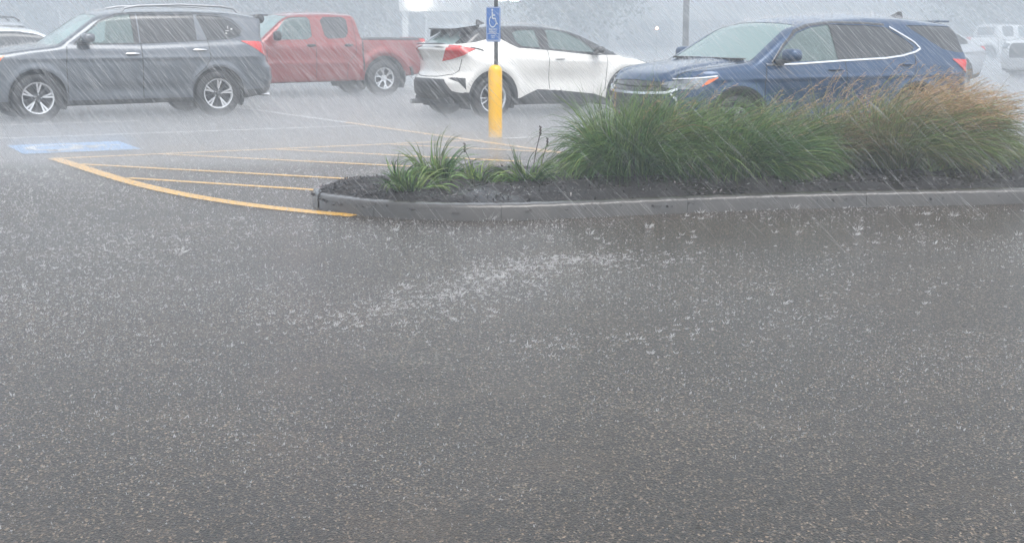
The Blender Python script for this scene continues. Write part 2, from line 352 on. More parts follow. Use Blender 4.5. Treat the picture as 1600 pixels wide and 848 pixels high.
def build_vehicle(root, sp, mats, h=.022):
    """regions: (name, kind, polygon, material, offset, options); later ones override earlier ones"""
    sol = Solid(sp); W = sp['W']
    x0 = min(p[1] for p in sp['xr']) - .08; x1 = max(p[1] for p in sp['xf']) + .08
    ztop = max(max(p[1] for p in sp['T2']), max(p[1] for p in sp['T1'])) + .08
    P, F = surface_nets(sol, (x0, -W-.12, .05), (x1, W+.12, ztop), h)
    P = sol.project(P)
    C = P[F].mean(1); Nf = np.cross(P[F[:, 2]]-P[F[:, 0]], P[F[:, 3]]-P[F[:, 1]]); Nf /= np.maximum(np.linalg.norm(Nf, axis=1), 1e-9)[:, None]
    gC = -sol.grad(C); gC /= np.linalg.norm(gC, axis=1)[:, None]
    if (Nf*gC).sum(1).mean() < 0: F = F[:, ::-1]
    lab = np.zeros(len(F), int)
    regs = sp['regions']
    def member(rg, Q, G):
        nm, kind, poly, mt, off, op = rg
        x, ay, z = Q[:, 0], np.abs(Q[:, 1]), Q[:, 2]; nx, ny, nz = G[:, 0], np.abs(G[:, 1]), G[:, 2]
        ea, eb = KINDS[kind]; a = x*ea[0] + ay*ea[1] + z*ea[2]; b = x*eb[0] + ay*eb[1] + z*eb[2]
        if kind == 'side': c = ny > op.get('nmin', .3)
        elif kind == 'front': c = (nx > (.12 if nm == 'windshield' else .35)) & (x > op.get('xmin', 1.))
        elif kind == 'rear': c = (nx < -.35) & (x < op.get('xmax', .3))
        elif kind == 'top': c = nz > op.get('nmin', .25)
        elif kind == 'cf': c = (nx + ny > .5) & (x > op.get('xmin', 2)) & (nz < .93)
        else: c = (-nx + ny > .5) & (x < op.get('xmax', .5)) & (nz < .93)
        if 'lim' in op: c &= op['lim'](x, ay, z)
        return c & inpoly(a, b, poly)
    for i, rg in enumerate(regs): lab[member(rg, C, gC)] = i+1
    under = (gC[:, 2] < -.75) & (C[:, 2] < .5); lab[under & (lab == 0)] = -1
    # snap vertices of panel borders to the drawn outlines
    vmin = np.full(len(P), 999); vmax = np.full(len(P), -999)
    for k in range(4): np.minimum.at(vmin, F[:, k], lab); np.maximum.at(vmax, F[:, k], lab)
    bd = np.where((vmin != vmax))[0]
    for rep in range(2):
        Q = P[bd]; best = np.full(len(bd), .9*h); D = np.zeros_like(Q)
        for i, rg in enumerate(regs):
            m = (vmax[bd] == i+1) | (vmin[bd] == i+1)
            if not m.any() or rg[5].get('nosnap'): continue
            ea, eb = map(np.array, KINDS[rg[1]]); ea = ea.astype(float); eb = eb.astype(float); la = np.linalg.norm(ea)
            sg = np.sign(Q[:, 1]); A = np.abs(Q); A[:, 0] = Q[:, 0]; a = A@ea; b = A@eb; poly = rg[2]
            for j in range(len(poly)):
                p = np.array(poly[j]); q = np.array(poly[(j+1) % len(poly)]); d = q-p; L2 = d@d
                if L2 < 1e-9: continue
                t = np.clip(((a-p[0])*d[0] + (b-p[1])*d[1])/L2, 0, 1); da = p[0]+t*d[0]-a; db = p[1]+t*d[1]-b
                dist = np.hypot(da/la, db); mm = m & (dist < best)
                best[mm] = dist[mm]; V = (da/la**2)[:, None]*ea + db[:, None]*eb; V[:, 1] *= sg; D[mm] = V[mm]
        P[bd] = Q + D; P[bd] = sol.project(P[bd], 2)
    G = -sol.grad(P); G /= np.maximum(np.linalg.norm(G, axis=1), 1e-6)[:, None]
    objs = {}
    def emit(name, sel, mat, off, parent):
        f = F[sel]
        if len(f) == 0: return None
        u, inv = np.unique(f, return_inverse=True)
        return mesh_np(name, P[u] + G[u]*off, inv.reshape(f.shape), mat, parent)
    body = emit('body', lab == 0, mats['paint'], 0, root)
    emit('underbody', lab == -1, M['dark'], 0, root)
    # dark lining just inside the panels
    opaque = np.ones(len(F), bool)
    for i, rg in enumerate(regs):
        if rg[5].get('open') or rg[3] is None: opaque &= lab != i+1
    if sp.get('lining', True): emit('cabin_lining', opaque & (lab >= 0) & (C[:, 2] > .78) & (C[:, 0] < sp['ws'][0][0] - .1), M['lining'], -.035, root)
    sides = C[:, 1] > 0
    for i, rg in enumerate(regs):
        nm, kind, poly, mt, off, op = rg
        if mt is None: continue
        mat = mats.get(mt) or M[mt]
        if op.get('split', kind in ('side', 'cf', 'cr')):
            for sgn in (1, -1):
                sel = (lab == i+1) & (sides == (sgn > 0)); par = objs.get((op.get('parent'), sgn), root) if op.get('parent') else root
                o = emit(nm, sel, mat, off, par)
                if o is not None: objs[(op.get('key', nm), sgn)] = o
        else: emit(nm, lab == i+1, mat, off, root)
    # ribbons: seams and bright strips lying on the surface
    def ribbon(pts, wd, off, kind='side', sgn=1):
        pts = np.array(pts, float); seg = np.r_[0, np.cumsum(np.hypot(*np.diff(pts, axis=0).T))]; n = max(3, int(seg[-1]/.02))
        t = np.linspace(0, seg[-1], n); a = np.interp(t, seg, pts[:, 0]); b = np.interp(t, seg, pts[:, 1])
        ta, tb = np.gradient(a), np.gradient(b); l = np.hypot(ta, tb); na, nb = -tb/l, ta/l
        rows = []
        for o_, e in ((-wd/2, 0), (-wd*.3, off), (wd*.3, off), (wd/2, 0)):
            aa, bb = a + na*o_, b + nb*o_
            if kind == 'side': Q = np.stack([aa, sol.ysurf(aa, bb, sgn), bb], 1)
            elif kind == 'top':
                lo = np.full_like(aa, .7); hi = np.full_like(aa, 2.)
                for _ in range(18):
                    mid = (lo+hi)/2; ins = sol(aa, bb, mid) > 0; lo = np.where(ins, mid, lo); hi = np.where(ins, hi, mid)
                Q = np.stack([aa, bb, lo], 1)
            else:
                lo = np.full_like(aa, 1.); hi = np.full_like(aa, 4.5)
                if kind == 'rear': lo, hi = np.full_like(aa, .3), np.full_like(aa, -2.)
                for _ in range(18):
                    mid = (lo+hi)/2; ins = sol(mid, aa, bb) > 0; lo = np.where(ins, mid, lo); hi = np.where(ins, hi, mid)
                Q = np.stack([lo, aa, bb], 1)
            g = -sol.grad(Q); g /= np.maximum(np.linalg.norm(g, axis=1), 1e-6)[:, None]; rows.append(Q + g*(e+.0015))
        V = np.concatenate(rows); Fq = []
        for r in range(3):
            for k in range(n-1): Fq.append((r*n+k, r*n+k+1, (r+1)*n+k+1, (r+1)*n+k))
        return V, Fq
    groups = {}
    for (nm, mt, pts, wd, off, kind, parent) in sp.get('ribbons', []):
        for sgn in (1, -1):
            if kind == 'side': V, Fq = ribbon(pts, wd, off, 'side', sgn)
            elif kind == 'top': V, Fq = ribbon([(p[0], p[1]*sgn) for p in pts], wd, off, kind)
            else: V, Fq = ribbon([(p[0]*sgn, p[1]) for p in pts], wd, off, kind)
            groups[(nm, mt, sgn, parent, len(groups))] = MB().add(V, Fq)
    for (nm, mt, sgn, parent, _i), mb in groups.items():
        par = objs.get((parent, sgn), root) if parent else root
        mb.build(nm, mats.get(mt) or M[mt], par, smooth=True)
    # small solid pieces: handles, mirrors
    for (nm, mt, c, d, pw, parent) in sp.get('blobs', []):
        for sgn in (1, -1):
            y = c[1] if c[1] is not None else float(sol.ysurf(np.array([c[0]]), np.array([c[2]]), 1)[0]) + d[1]*.25
            par = objs.get((parent, sgn), root) if parent else root
            MB().blob((c[0], y*sgn, c[2]), d, pw, 10).build(nm, mats.get(mt) or M[mt], par)
    # wheels
    for (wx, r, rz) in sp['wheels']:
        for sgn in (1, -1): wheel(root, wx, sgn, r, sp)
        ar = sp['archr']; lin = MB(); mb = MB()
        for sgn in (1, -1):
            V = []; Fq = []; n = 24
            for k in range(n+1):
                q = R(-25) + R(230)*k/n; cx, cz = wx + (ar+.01)*cos(q), r + (ar+.01)*sin(q)
                yo = W - .06; V += [(cx, sgn*yo, cz), (cx, sgn*(W-.42), cz), (wx + .02*cos(q), sgn*(W-.42), r + .02*sin(q))]
            for k in range(n):
                a = 3*k; Fq += [(a, a+1, a+4, a+3), (a+1, a+2, a+5, a+4)]
            mb.add(V, Fq)
        mb.build('wheel_well', M['dark'], root)
    if sp.get('seats', True):
        for sx in sp.get('seatx', [1.35]):
            for sy in (-.37, .37):
                s_ = MB(); s_.blob((sx, sy, .95), (.16, .5, .62), 3, 8); s_.blob((sx-.05, sy, 1.31), (.11, .26, .18), 3, 8); s_.blob((sx+.22, sy, .66), (.5, .5, .18), 3, 8)
                s_.build('seat', M['seat'], root)
        dx = sp['ws'][0][0] - .25
        MB().box((dx-.05, 0, .93), (.4, 1.35, .25), b=.05).build('dashboard', M['seat'], root)
        st = MB(); n = 20; V = [(dx-.42+.06*cos(2*pi*k/n)*.3, .37+.18*sin(2*pi*k/n), 1.02+.18*cos(2*pi*k/n)) for k in range(n+1)]
        st.tube(V, .014, 6); st.build('steering_wheel', M['seat'], root)
    return sol, P, G, lab
WC = {}
def wheel(root, wx, sgn, r, sp):
    st = sp['rim']; W = sp['W']; yo = W - sp.get('wins', .045); wd = .22
    key = (st, round(r, 3))
    if key not in WC:
        rr = sp['rimr']
        t = MB(); t.lathe([(rr+.005, .0-.02), (rr+.02, .0), (rr+.05, .008), (r-.03, .0), (r-.006, -.018), (r, -.045), (r, -wd+.045), (r-.02, -wd), (rr, -wd)], 56, 'y')
        hub = MB(); hub.lathe([(rr+.01, -wd+.02), (rr+.01, -.07), (.16, -.07), (.15, -.075), (.0, -.075)], 40, 'y')
        rim = MB(); rim.lathe([(rr-.028, -.03), (rr-.012, -.006), (rr+.002, -.003), (rr+.008, -.012), (rr+.006, -.03)], 56, 'y', mi=0)
        def spoke(a0, a1, w0, w1, mi=0, r0=.045, r1=None, dep=.0):
            r1 = r1 or rr-.012
            p0 = np.array([r0*cos(a0), r0*sin(a0)]); p1 = np.array([r1*cos(a1), r1*sin(a1)]); d = (p1-p0)/np.hypot(*(p1-p0)); n = np.array([-d[1], d[0]])
            V = []
            for (p, w_, y0) in ((p0, w0, -.030+dep), (p1, w1, -.012+dep)):
                for s_, yy in ((-1, y0-.03), (-1, y0), (1, y0), (1, y0-.03)):
                    q = p + n*s_*w_/2; V.append((q[0], yy, q[1]))
            rim.add(V, [(0, 4, 5, 1), (1, 5, 6, 2), (2, 6, 7, 3), (3, 7, 4, 0), (0, 1, 2, 3), (4, 7, 6, 5)], mi)
        if st == 'five_pair':
            for k in range(5):
                a = R(97) + 2*pi*k/5; spoke(a, a-.13, .014, .034, 0, .07); spoke(a, a+.13, .014, .034, 0, .07); spoke(a, a, .05, .05, 1, .03, dep=-.012)
                spoke(a+pi/5, a+pi/5, .03, .022, 1, .04, dep=-.02)
        elif st == 'five_fork':
            for k in range(5):
                a = R(60) + 2*pi*k/5; spoke(a-.12, a-.22, .012, .02, 0, .09); spoke(a+.12, a+.22, .012, .02, 0, .09); spoke(a, a, .05, .10, 1, .03, dep=-.01)
                spoke(a-.28, a+.28, .014, .014, 0, .11, .11)
        else:
            for k in range(6):
                a = R(20) + 2*pi*k/6; spoke(a, a, .04, .034, 0, .03, rr*.62); spoke(a-.02, a-.17, .026, .03, 0, rr*.58); spoke(a+.02, a+.17, .026, .03, 0, rr*.58)
        rim.lathe([(.0, -.012), (.028, -.014), (.034, -.03), (.07, -.035), (.075, -.06)], 28, 'y', mi=1 if st != 'six_y' else 0)
        for k in range(5):
            a = 2*pi*k/5+.6; rim.lathe([(.0, -.024), (.009, -.026), (.01, -.04)], 10, 'y', c=(.052*cos(a), 0, .052*sin(a)), mi=0)
        WC[key] = (hub, t, rim)
    hub, t, rim = WC[key]
    if isinstance(hub, MB):
        o = hub.build('wheel', M['dark'], root); t_ = t.build('tyre', M['tyre'], o); r_ = rim.build('rim', [M['alloy'], M['alloy_dark']], o)
        WC[key] = (o, t_, r_)
    else:
        o = hub.copy(); link(o, root); t_ = t.copy(); link(t_, o); r_ = rim.copy(); link(r_, o)
    o.location = (wx, sgn*yo, r); o.rotation_euler = (0, 0, 0 if sgn > 0 else pi)
    return o

def arches(sp, r_hole, r_clad=None, mat='trim'):
    R_ = []
    for (wx, r, rz) in sp['wheels']:
        if r_clad: R_.append(('wheel_arch_trim', 'side', [p for p in circle(wx, r, r_clad)], mat, .006, {'nmin': .3, 'lim': (lambda x, ay, z: z > .1)}))
    for (wx, r, rz) in sp['wheels']:
        R_.append(('hole', 'side', circle(wx, r, r_hole), None, 0, {'nmin': -2, 'lim': (lambda x, ay, z, W=sp['W']: ay > W-.30)}))
    return R_
def glasslim(sol_edge):  # windshield stops short of the pillars
    return sol_edge

def suv_spec(kind):
    if kind == 'grey':
        sp = dict(W=.97, T1=[(3.95, .80), (3.8, .98), (3.55, 1.09), (3.0, 1.17), (2.4, 1.235), (1.2, 1.21), (0, 1.25), (-.6, 1.27), (-1.2, 1.25)],
            T2=[(2.6, 1.67), (1.9, 1.70), (1.6, 1.74), (1.2, 1.765), (.4, 1.775), (-.3, 1.75), (-.75, 1.69), (-1.2, 1.61)],
            hw=[(.15, .90), (.35, .945), (.6, .965), (.85, .972), (1.0, .965), (1.2, .93), (1.4, .9)],
            hw2=[(.6, 1.0), (1.2, .90), (1.4, .835), (1.6, .755), (1.75, .68), (1.9, .6)],
            xf=[(.1, 3.75), (.3, 3.86), (.6, 3.92), (.85, 3.9), (1.1, 3.82)], xr=[(.2, -.95), (.4, -1.10), (.62, -1.17), (.8, -1.16), (.84, -1.10), (1.0, -1.06), (1.3, -.98)],
            zb=[(-1.2, .42), (-.5, .30), (0, .26), (2.9, .24), (3.4, .24), (3.9, .28)], plan=[(-1.2, -.05), (-.6, -.02), (.5, 0), (2.4, 0), (3.2, -.02), (3.9, -.07)],
            ws=((2.62, 1.20), (1.88, 1.69)), rg=((-.93, 1.64), (-1.10, 1.15)), crg=.14, cr=.22, cr4=.12,
            wheels=[(0, .378, 0), (2.9, .378, 0)], archr=.45, rim='five_pair', rimr=.243, seatx=[1.45, .45], cowl=2.45, hoodcrease=.03,
            ring=[(0, .378, .47, .05, .014), (2.9, .378, .47, .05, .014)], bulge=[(1.4, .48, 1.0, .1, -.02), (1.4, .98, 2.2, .035, .012)])
        sp['regions'] = [
            ('window', 'side', rnd([(-.47, 1.40), (-.43, 1.33), (-.26, 1.285), (.30, 1.255), (.30, 1.668), (-.1, 1.645), (-.30, 1.565)], 1), 'privacy', -.006, {'key': 'w3'}),
            ('door', 'side', [(1.245, .27), (1.245, 1.70), (.31, 1.72), (.14, 1.25), (.12, .95), (.42, .60), (.46, .27)], 'paint', 0, {'key': 'dr'}),
            ('door', 'side', [(2.43, .27), (2.41, 1.20), (1.80, 1.59), (1.40, 1.71), (1.252, 1.71), (1.252, .27)], 'paint', 0, {'key': 'df'}),
            ('window', 'side', [(1.27, 1.215), (1.27, 1.672), (.32, 1.672), (.32, 1.252)], 'privacy', -.006, {'parent': 'dr'}),
            ('window', 'side', [(2.27, 1.205), (2.12, 1.35), (1.86, 1.545), (1.58, 1.645), (1.36, 1.672), (1.355, 1.215)], 'glass', -.006, {'parent': 'df', 'open': 1}),
            ('window_pillar', 'side', [(1.352, 1.215), (1.357, 1.672), (1.273, 1.672), (1.273, 1.215)], 'gloss', 0, {}),
            ('windshield', 'front', [(0, 1.19), (.78, 1.19), (.62, 1.64), (.35, 1.668), (0, 1.675)], 'ws_glass', -.004, {'xmin': 1.5, 'open': 1, 'split': False, 'lim': lambda x, ay, z: x < 2.64}),
            ('rear_window', 'rear', [(0, 1.22), (.68, 1.24), (.60, 1.56), (0, 1.6)], 'privacy', -.004, {'split': False}),
            ('tail_light', 'cr', [(.45, 1.235), (.14, 1.225), (-.4, 1.20), (-.45, 1.03), (-.02, .985), (.16, 1.04)], 'red_lens', .008, {}),
            ('headlight', 'cf', [(-2.42, 1.05), (-2.75, 1.045), (-3.25, .98), (-3.3, .86), (-2.75, .87), (-2.55, .95)], 'clear', .006, {'xmin': 3}),
            ('turn_signal', 'cf', [(-2.42, 1.045), (-2.62, .985), (-2.68, .885), (-2.52, .93)], 'amber', .009, {'xmin': 3}),
            ('grille', 'front', [(0, .62), (.36, .62), (.46, 1.02), (0, 1.03)], 'gloss', -.004, {'xmin': 3, 'split': False}),
            ('lower_trim', 'side', [(-1.3, .1), (4.1, .1), (4.1, .30), (3.5, .33), (.3, .33), (-.3, .42), (-1.3, .48)], 'trim', .004, {}),
            ('lower_trim', 'rear', [(0, .1), (1.1, .1), (1.1, .46), (0, .5)], 'trim', .004, {'split': False}),
        ] + arches(sp, .445)
        sp['ribbons'] = [('door_seam', 'dark', [(2.42, 1.17), (2.45, .9), (2.44, .34)], .012, -.001, 'side', None), ('door_seam', 'dark', [(1.25, 1.21), (1.25, .34)], .012, -.001, 'side', None),
            ('door_seam', 'dark', [(.14, 1.25), (.12, .96), (.2, .83), (.4, .66)], .011, -.001, 'side', None),
            ('window_trim', 'trim', [(2.31, 1.2), (1.88, 1.555), (1.58, 1.665), (1.3, 1.69), (.3, 1.69), (-.1, 1.665), (-.33, 1.58), (-.49, 1.42)], .016, .003, 'side', None),
            ('window_trim', 'trim', [(2.31, 1.195), (1.3, 1.205), (.3, 1.245), (-.27, 1.275), (-.46, 1.33)], .013, .003, 'side', None),
            ('hood_seam', 'dark', [(2.45, .78), (3.0, .76), (3.5, .66)], .010, -.001, 'top', None)]
        sp['blobs'] = [('handle', 'chrome', (1.41, None, 1.045), (.25, .06, .045), 2.5, 'df'), ('handle', 'chrome', (.30, None, 1.095), (.25, .06, .045), 2.5, 'dr'),
            ('mirror', 'paint', (2.12, 1.06, 1.30), (.20, .22, .15), 3, None), ('mirror_foot', 'trim', (2.17, .96, 1.235), (.16, .16, .06), 3, None),
            ('mud_flap', 'trim', (-.40, .86, .30), (.03, .2, .26), 4, None)]
        return sp
    if kind == 'blue':
        sp = dict(W=.92, T1=[(3.75, .70), (3.62, .86), (3.4, .98), (3.1, 1.045), (2.4, 1.125), (1.2, 1.10), (0, 1.16), (-1.2, 1.16)],
            T2=[(2.6, 1.5), (1.75, 1.53), (1.5, 1.575), (1.2, 1.605), (.6, 1.63), (0, 1.615), (-.5, 1.575), (-1.1, 1.52)],
            hw=[(.15, .85), (.35, .90), (.6, .918), (.85, .92), (.98, .912), (1.1, .87), (1.4, .84)],
            hw2=[(.6, .97), (1.1, .875), (1.3, .80), (1.5, .715), (1.62, .63), (1.8, .55)],
            xf=[(.1, 3.46), (.3, 3.56), (.55, 3.60), (.8, 3.58), (.95, 3.52)], xr=[(.2, -.86), (.45, -.99), (.7, -1.08), (.9, -1.10), (1.1, -1.09), (1.3, -1.0)],
            zb=[(-1.1, .40), (-.5, .28), (0, .24), (2.7, .22), (3.6, .26)], plan=[(-1.1, -.06), (-.5, -.02), (.5, 0), (2.3, 0), (3., -.02), (3.65, -.10)],
            ws=((2.56, 1.09), (1.72, 1.575)), rg=((-.80, 1.55), (-1.10, 1.12)), crg=.12, cr=.2, cr4=.12, cf=.26, cf4=.40, hoodcrease=.05, cowl=2.4,
            wheels=[(0, .36, 0), (2.725, .36, 0)], archr=.44, rim='five_pair', rimr=.225, seatx=[1.30, .35],
            ring=[(0, .36, .46, .05, .016), (2.725, .36, .46, .05, .016)], bulge=[(1.3, .90, 2.0, .03, .016), (1.35, .6, 1.0, .16, -.03)])
        sp['regions'] = [
            ('door', 'side', [(1.14, .27), (1.14, 1.07), (1.19, 1.53), (.40, 1.51), (.05, 1.18), (.10, .95), (.38, .62), (.40, .27)], 'paint', 0, {'key': 'dr'}),
            ('door', 'side', [(2.32, .27), (2.32, 1.05), (1.80, 1.43), (1.4, 1.53), (1.198, 1.53), (1.148, 1.07), (1.148, .27)], 'paint', 0, {'key': 'df'}),
            ('window', 'side', [(1.17, 1.10), (1.195, 1.505), (.72, 1.495), (.38, 1.47), (.12, 1.33), (-.01, 1.235), (.04, 1.185), (.3, 1.13)], 'privacy', -.006, {'parent': 'dr'}),
            ('window', 'side', [(2.20, 1.075), (2.02, 1.25), (1.79, 1.405), (1.56, 1.47), (1.275, 1.505), (1.25, 1.095)], 'glass', -.006, {'parent': 'df', 'open': 1}),
            ('window_pillar', 'side', [(1.25, 1.095), (1.275, 1.505), (1.195, 1.505), (1.17, 1.10)], 'gloss', 0, {}),
            ('window', 'side', [(.05, 1.495), (-.30, 1.49), (-1.3, 1.46), (-1.3, 1.16), (-.72, 1.165), (-.5, 1.205), (-.34, 1.285), (-.12, 1.40)], 'privacy', -.005, {'lim': lambda x, ay, z: x > -.98}),
            ('windshield', 'front', [(0, 1.1), (.76, 1.10), (.60, 1.495), (.35, 1.52), (0, 1.53)], 'ws_glass', -.004, {'xmin': 1.3, 'open': 1, 'split': False, 'lim': lambda x, ay, z: x < 2.5}),
            ('rear_window', 'rear', [(0, 1.15), (.8, 1.16), (.62, 1.46), (0, 1.48)], 'privacy', -.004, {'split': False}),
            ('tail_light', 'cr', [(.24, 1.085), (-.1, 1.07), (-.55, 1.04), (-.55, .93), (-.12, .90), (.0, .91), (.14, 1.01)], 'red_lens', .008, {}),
            ('grille', 'front', [(0, .30), (.45, .30), (.60, .45), (.60, .66), (.50, .70), (.62, .80), (.55, .865), (0, .885)], 'gloss', -.006, {'xmin': 3, 'split': False}),
            ('headlight', 'cf', [(-2.08, .945), (-2.4, .91), (-2.75, .885), (-3.0, .86), (-3.02, .815), (-2.72, .79), (-2.42, .79), (-2.25, .86)], 'clear', .006, {'xmin': 2.8}),
            ('turn_signal', 'cf', [(-2.09, .928), (-2.26, .895), (-2.38, .81), (-2.26, .85)], 'amber', .01, {'xmin': 2.8}),
            ('lower_trim', 'side', [(-1.3, .1), (3.9, .1), (3.9, .27), (3.3, .32), (.3, .32), (-.3, .36), (-1.3, .5)], 'trim', .004, {}),
            ('lower_trim', 'rear', [(0, .1), (1.1, .1), (1.1, .5), (0, .52)], 'trim', .004, {'split': False}),
        ] + arches(sp, .43, .465)
        sp['ribbons'] = [('window_trim', 'chrome', [(2.33, 1.055), (1.9, 1.055), (1.17, 1.085), (.5, 1.105), (.22, 1.13), (-.02, 1.175), (-.11, 1.212), (-.03, 1.29), (.12, 1.37), (.33, 1.475)], .03, .008, 'side', None),
            ('door_seam', 'dark', [(2.33, 1.04), (2.36, .85), (2.34, .34)], .012, -.001, 'side', None), ('door_seam', 'dark', [(1.144, 1.08), (1.144, .34)], .012, -.001, 'side', None),
            ('door_seam', 'dark', [(.0, 1.16), (.03, .95), (.15, .8), (.36, .62)], .011, -.001, 'side', None),
            ('window_trim', 'gloss', [(2.24, 1.07), (2.03, 1.27), (1.80, 1.428), (1.56, 1.495), (1.2, 1.53), (.72, 1.52), (.40, 1.50)], .03, .003, 'side', None),
            ('hood_seam', 'dark', [(2.40, .76), (2.85, .74), (3.2, .68), (3.42, .58)], .012, -.001, 'top', None),
            ('grille_bar', 'chrome', [(0, .735), (.28, .737), (.56, .752), (.66, .79)], .042, .022, 'front', None),
            ('grille_bar', 'chrome', [(.60, .74), (.665, .66), (.66, .50), (.60, .40), (.52, .34)], .028, .016, 'front', None),
            ('grille_bar', 'trim', [(0, .81), (.55, .825)], .014, .008, 'front', None), ('grille_bar', 'trim', [(0, .62), (.56, .63)], .014, .008, 'front', None),
            ('grille_bar', 'trim', [(0, .54), (.56, .54)], .014, .008, 'front', None), ('grille_bar', 'trim', [(0, .46), (.54, .46)], .014, .008, 'front', None),
            ('headlight_strip', 'chrome', [(3.02, .935), (3.2, .915), (3.4, .898)], .02, .012, 'side', None)]
        sp['blobs'] = [('handle', 'paint', (1.32, None, .985), (.22, .05, .034), 2.5, 'df'), ('handle', 'paint', (.19, None, 1.03), (.22, .05, .034), 2.5, 'dr'),
            ('mirror', 'paint', (2.08, 1.03, 1.16), (.18, .24, .15), 3, None), ('mirror_foot', 'trim', (2.12, .93, 1.09), (.16, .18, .05), 3, None)]
        return sp
    if kind == 'coupe':
        sp = dict(W=.895, T1=[(3.6, .62), (3.45, .80), (3.2, .91), (2.9, .975), (2.4, 1.03), (1.2, 1.06), (.5, 1.12), (.15, 1.20), (-.1, 1.20), (-.4, 1.165), (-.65, 1.15), (-.9, 1.13)],
            T2=[(2.6, 1.40), (1.55, 1.455), (1.15, 1.51), (.7, 1.525), (.2, 1.515), (-.2, 1.49), (-.6, 1.43)],
            hw=[(.12, .80), (.3, .85), (.5, .875), (.8, .89), (.95, .885), (1.1, .84), (1.25, .75), (1.5, .6)],
            hw2=[(.6, .95), (1.05, .83), (1.2, .76), (1.4, .65), (1.52, .56), (1.7, .48)],
            xf=[(.1, 3.42), (.3, 3.50), (.5, 3.54), (.7, 3.5), (.95, 3.4)], xr=[(.15, -.55), (.3, -.66), (.38, -.78), (.6, -.80), (.66, -.76), (.75, -.68), (.95, -.67), (1.06, -.70), (1.13, -.76), (1.2, -.74)],
            zb=[(-.9, .34), (-.5, .26), (0, .22), (2.6, .2), (3.5, .24)], plan=[(-.9, -.10), (-.45, -.04), (0, 0), (.5, 0), (2.3, 0), (2.9, -.02), (3.5, -.10)],
            ws=((2.62, .98), (1.55, 1.47)), rg=((-.12, 1.49), (-.70, 1.12)), crg=.12, cr=.24, cr4=.2, cf=.3, cf4=.25, crown=.07, k1=.10, kr=.05,
            wheels=[(0, .345, 0), (2.64, .345, 0)], archr=.42, rim='five_fork', rimr=.235, seatx=[1.18, .4], wins=.03,
            ring=[(0, .345, .50, .10, .035), (2.64, .345, .50, .10, .035)],
            bulge=[(1.3, .60, .75, .22, -.055), (-.15, .95, .45, .12, .03), (.25, 1.16, .3, .08, .03), (1.2, 1.0, 1.0, .04, .012)])
        roofline = [(-.9, 1.215), (-.5, 1.20), (-.26, 1.225), (-.02, 1.275), (.12, 1.295), (.22, 1.275), (.36, 1.20), (.50, 1.135), (1.0, 1.095), (1.95, 1.005), (2.30, 1.0)]
        sp['regions'] = [
            ('roof', 'side', roofline + [(2.66, .985), (2.2, 1.3), (1.5, 1.8), (-.9, 1.8)], 'gloss', .001, {'nmin': -2, 'split': False}),
            ('door', 'side', [(2.14, .40), (2.20, .8), (2.22, .995), (1.95, 1.0), (1.06, 1.09), (1.075, .45)], 'paint', 0, {'key': 'df'}),
            ('door', 'side', [(1.06, .45), (1.05, 1.088), (.50, 1.13), (.30, 1.0), (.38, .75), (.52, .44)], 'paint', 0, {'key': 'dr'}),
            ('window', 'side', [(2.02, 1.035), (1.78, 1.24), (1.5, 1.37), (1.30, 1.415), (1.12, 1.42), (1.10, 1.118)], 'glass', -.004, {'parent': 'df', 'open': 1}),
            ('window', 'side', [(.93, 1.135), (.90, 1.42), (.58, 1.41), (.46, 1.375), (.50, 1.22), (.60, 1.155)], 'glass', -.004, {'parent': 'dr', 'open': 1}),
            ('windshield', 'front', [(0, 1.01), (.73, 1.02), (.55, 1.43), (.3, 1.46), (0, 1.465)], 'ws_glass', -.004, {'xmin': 1.4, 'open': 1, 'split': False, 'lim': lambda x, ay, z: x < 2.62}),
            ('rear_window', 'top', [(-.70, 0), (-.70, .52), (-.2, .46), (-.2, 0)], 'ws_glass', -.004, {'split': False, 'open': 1, 'lim': lambda x, ay, z: (z > 1.19)}),
            ('tail_light', 'cr', [(.50, 1.115), (.22, 1.165), (-.12, 1.175), (-.22, 1.05), (-.30, .92), (-.02, .96), (.30, 1.03)], 'red_lens', .012, {'xmax': .2}),
            ('headlight', 'cf', [(-2.0, .93), (-2.5, .90), (-3.0, .80), (-3.0, .72), (-2.5, .80)], 'clear', .006, {'xmin': 2.6}),
            ('lower_trim', 'side', [(-1.0, .1), (3.7, .1), (3.7, .34), (3.1, .34), (2.2, .28), (1.97, .36), (1.31, .43), (.85, .46), (.49, .33), (.2, .30), (-.37, .43), (-.62, .45), (-1.0, .58)], 'trim', .006, {}),
            ('rear_bumper', 'rear', [(0, .1), (.9, .1), (.9, .42), (.66, .45), (.50, .64), (0, .645)], 'trim', .008, {'split': False}),
            ('bumper_vent', 'cr', [(.34, .665), (.0, .675), (-.12, .66), (.18, .60), (.36, .48)], 'trim', -.002, {}),
            ('lower_grille', 'front', [(0, .25), (.6, .27), (.66, .5), (0, .52)], 'trim', -.002, {'split': False, 'xmin': 3}),
        ] + arches(sp, .395, .45)
        sp['ribbons'] = [('door_seam', 'dark', [(2.22, .99), (2.20, .8), (2.15, .42)], .010, -.001, 'side', None), ('door_seam', 'dark', [(1.06, 1.09), (1.055, .8), (1.09, .46)], .010, -.001, 'side', None),
            ('tailgate_seam', 'dark', [(.72, .96), (.68, .78), (.60, .72), (.3, .68), (0, .675)], .012, -.001, 'rear', None),
            ('tail_light_rim', 'gloss', [(-.16, 1.09), (-.24, 1.12), (-.36, 1.145)], .015, .016, 'side', None)]
        sp['blobs'] = [('handle', 'paint', (1.27, None, .955), (.20, .05, .03), 2.5, 'df'), ('mirror', 'gloss', (1.96, .99, 1.09), (.16, .22, .13), 3, None),
                       ('mirror_foot', 'gloss', (2.0, .87, 1.04), (.1, .2, .05), 3, None)]
        return sp
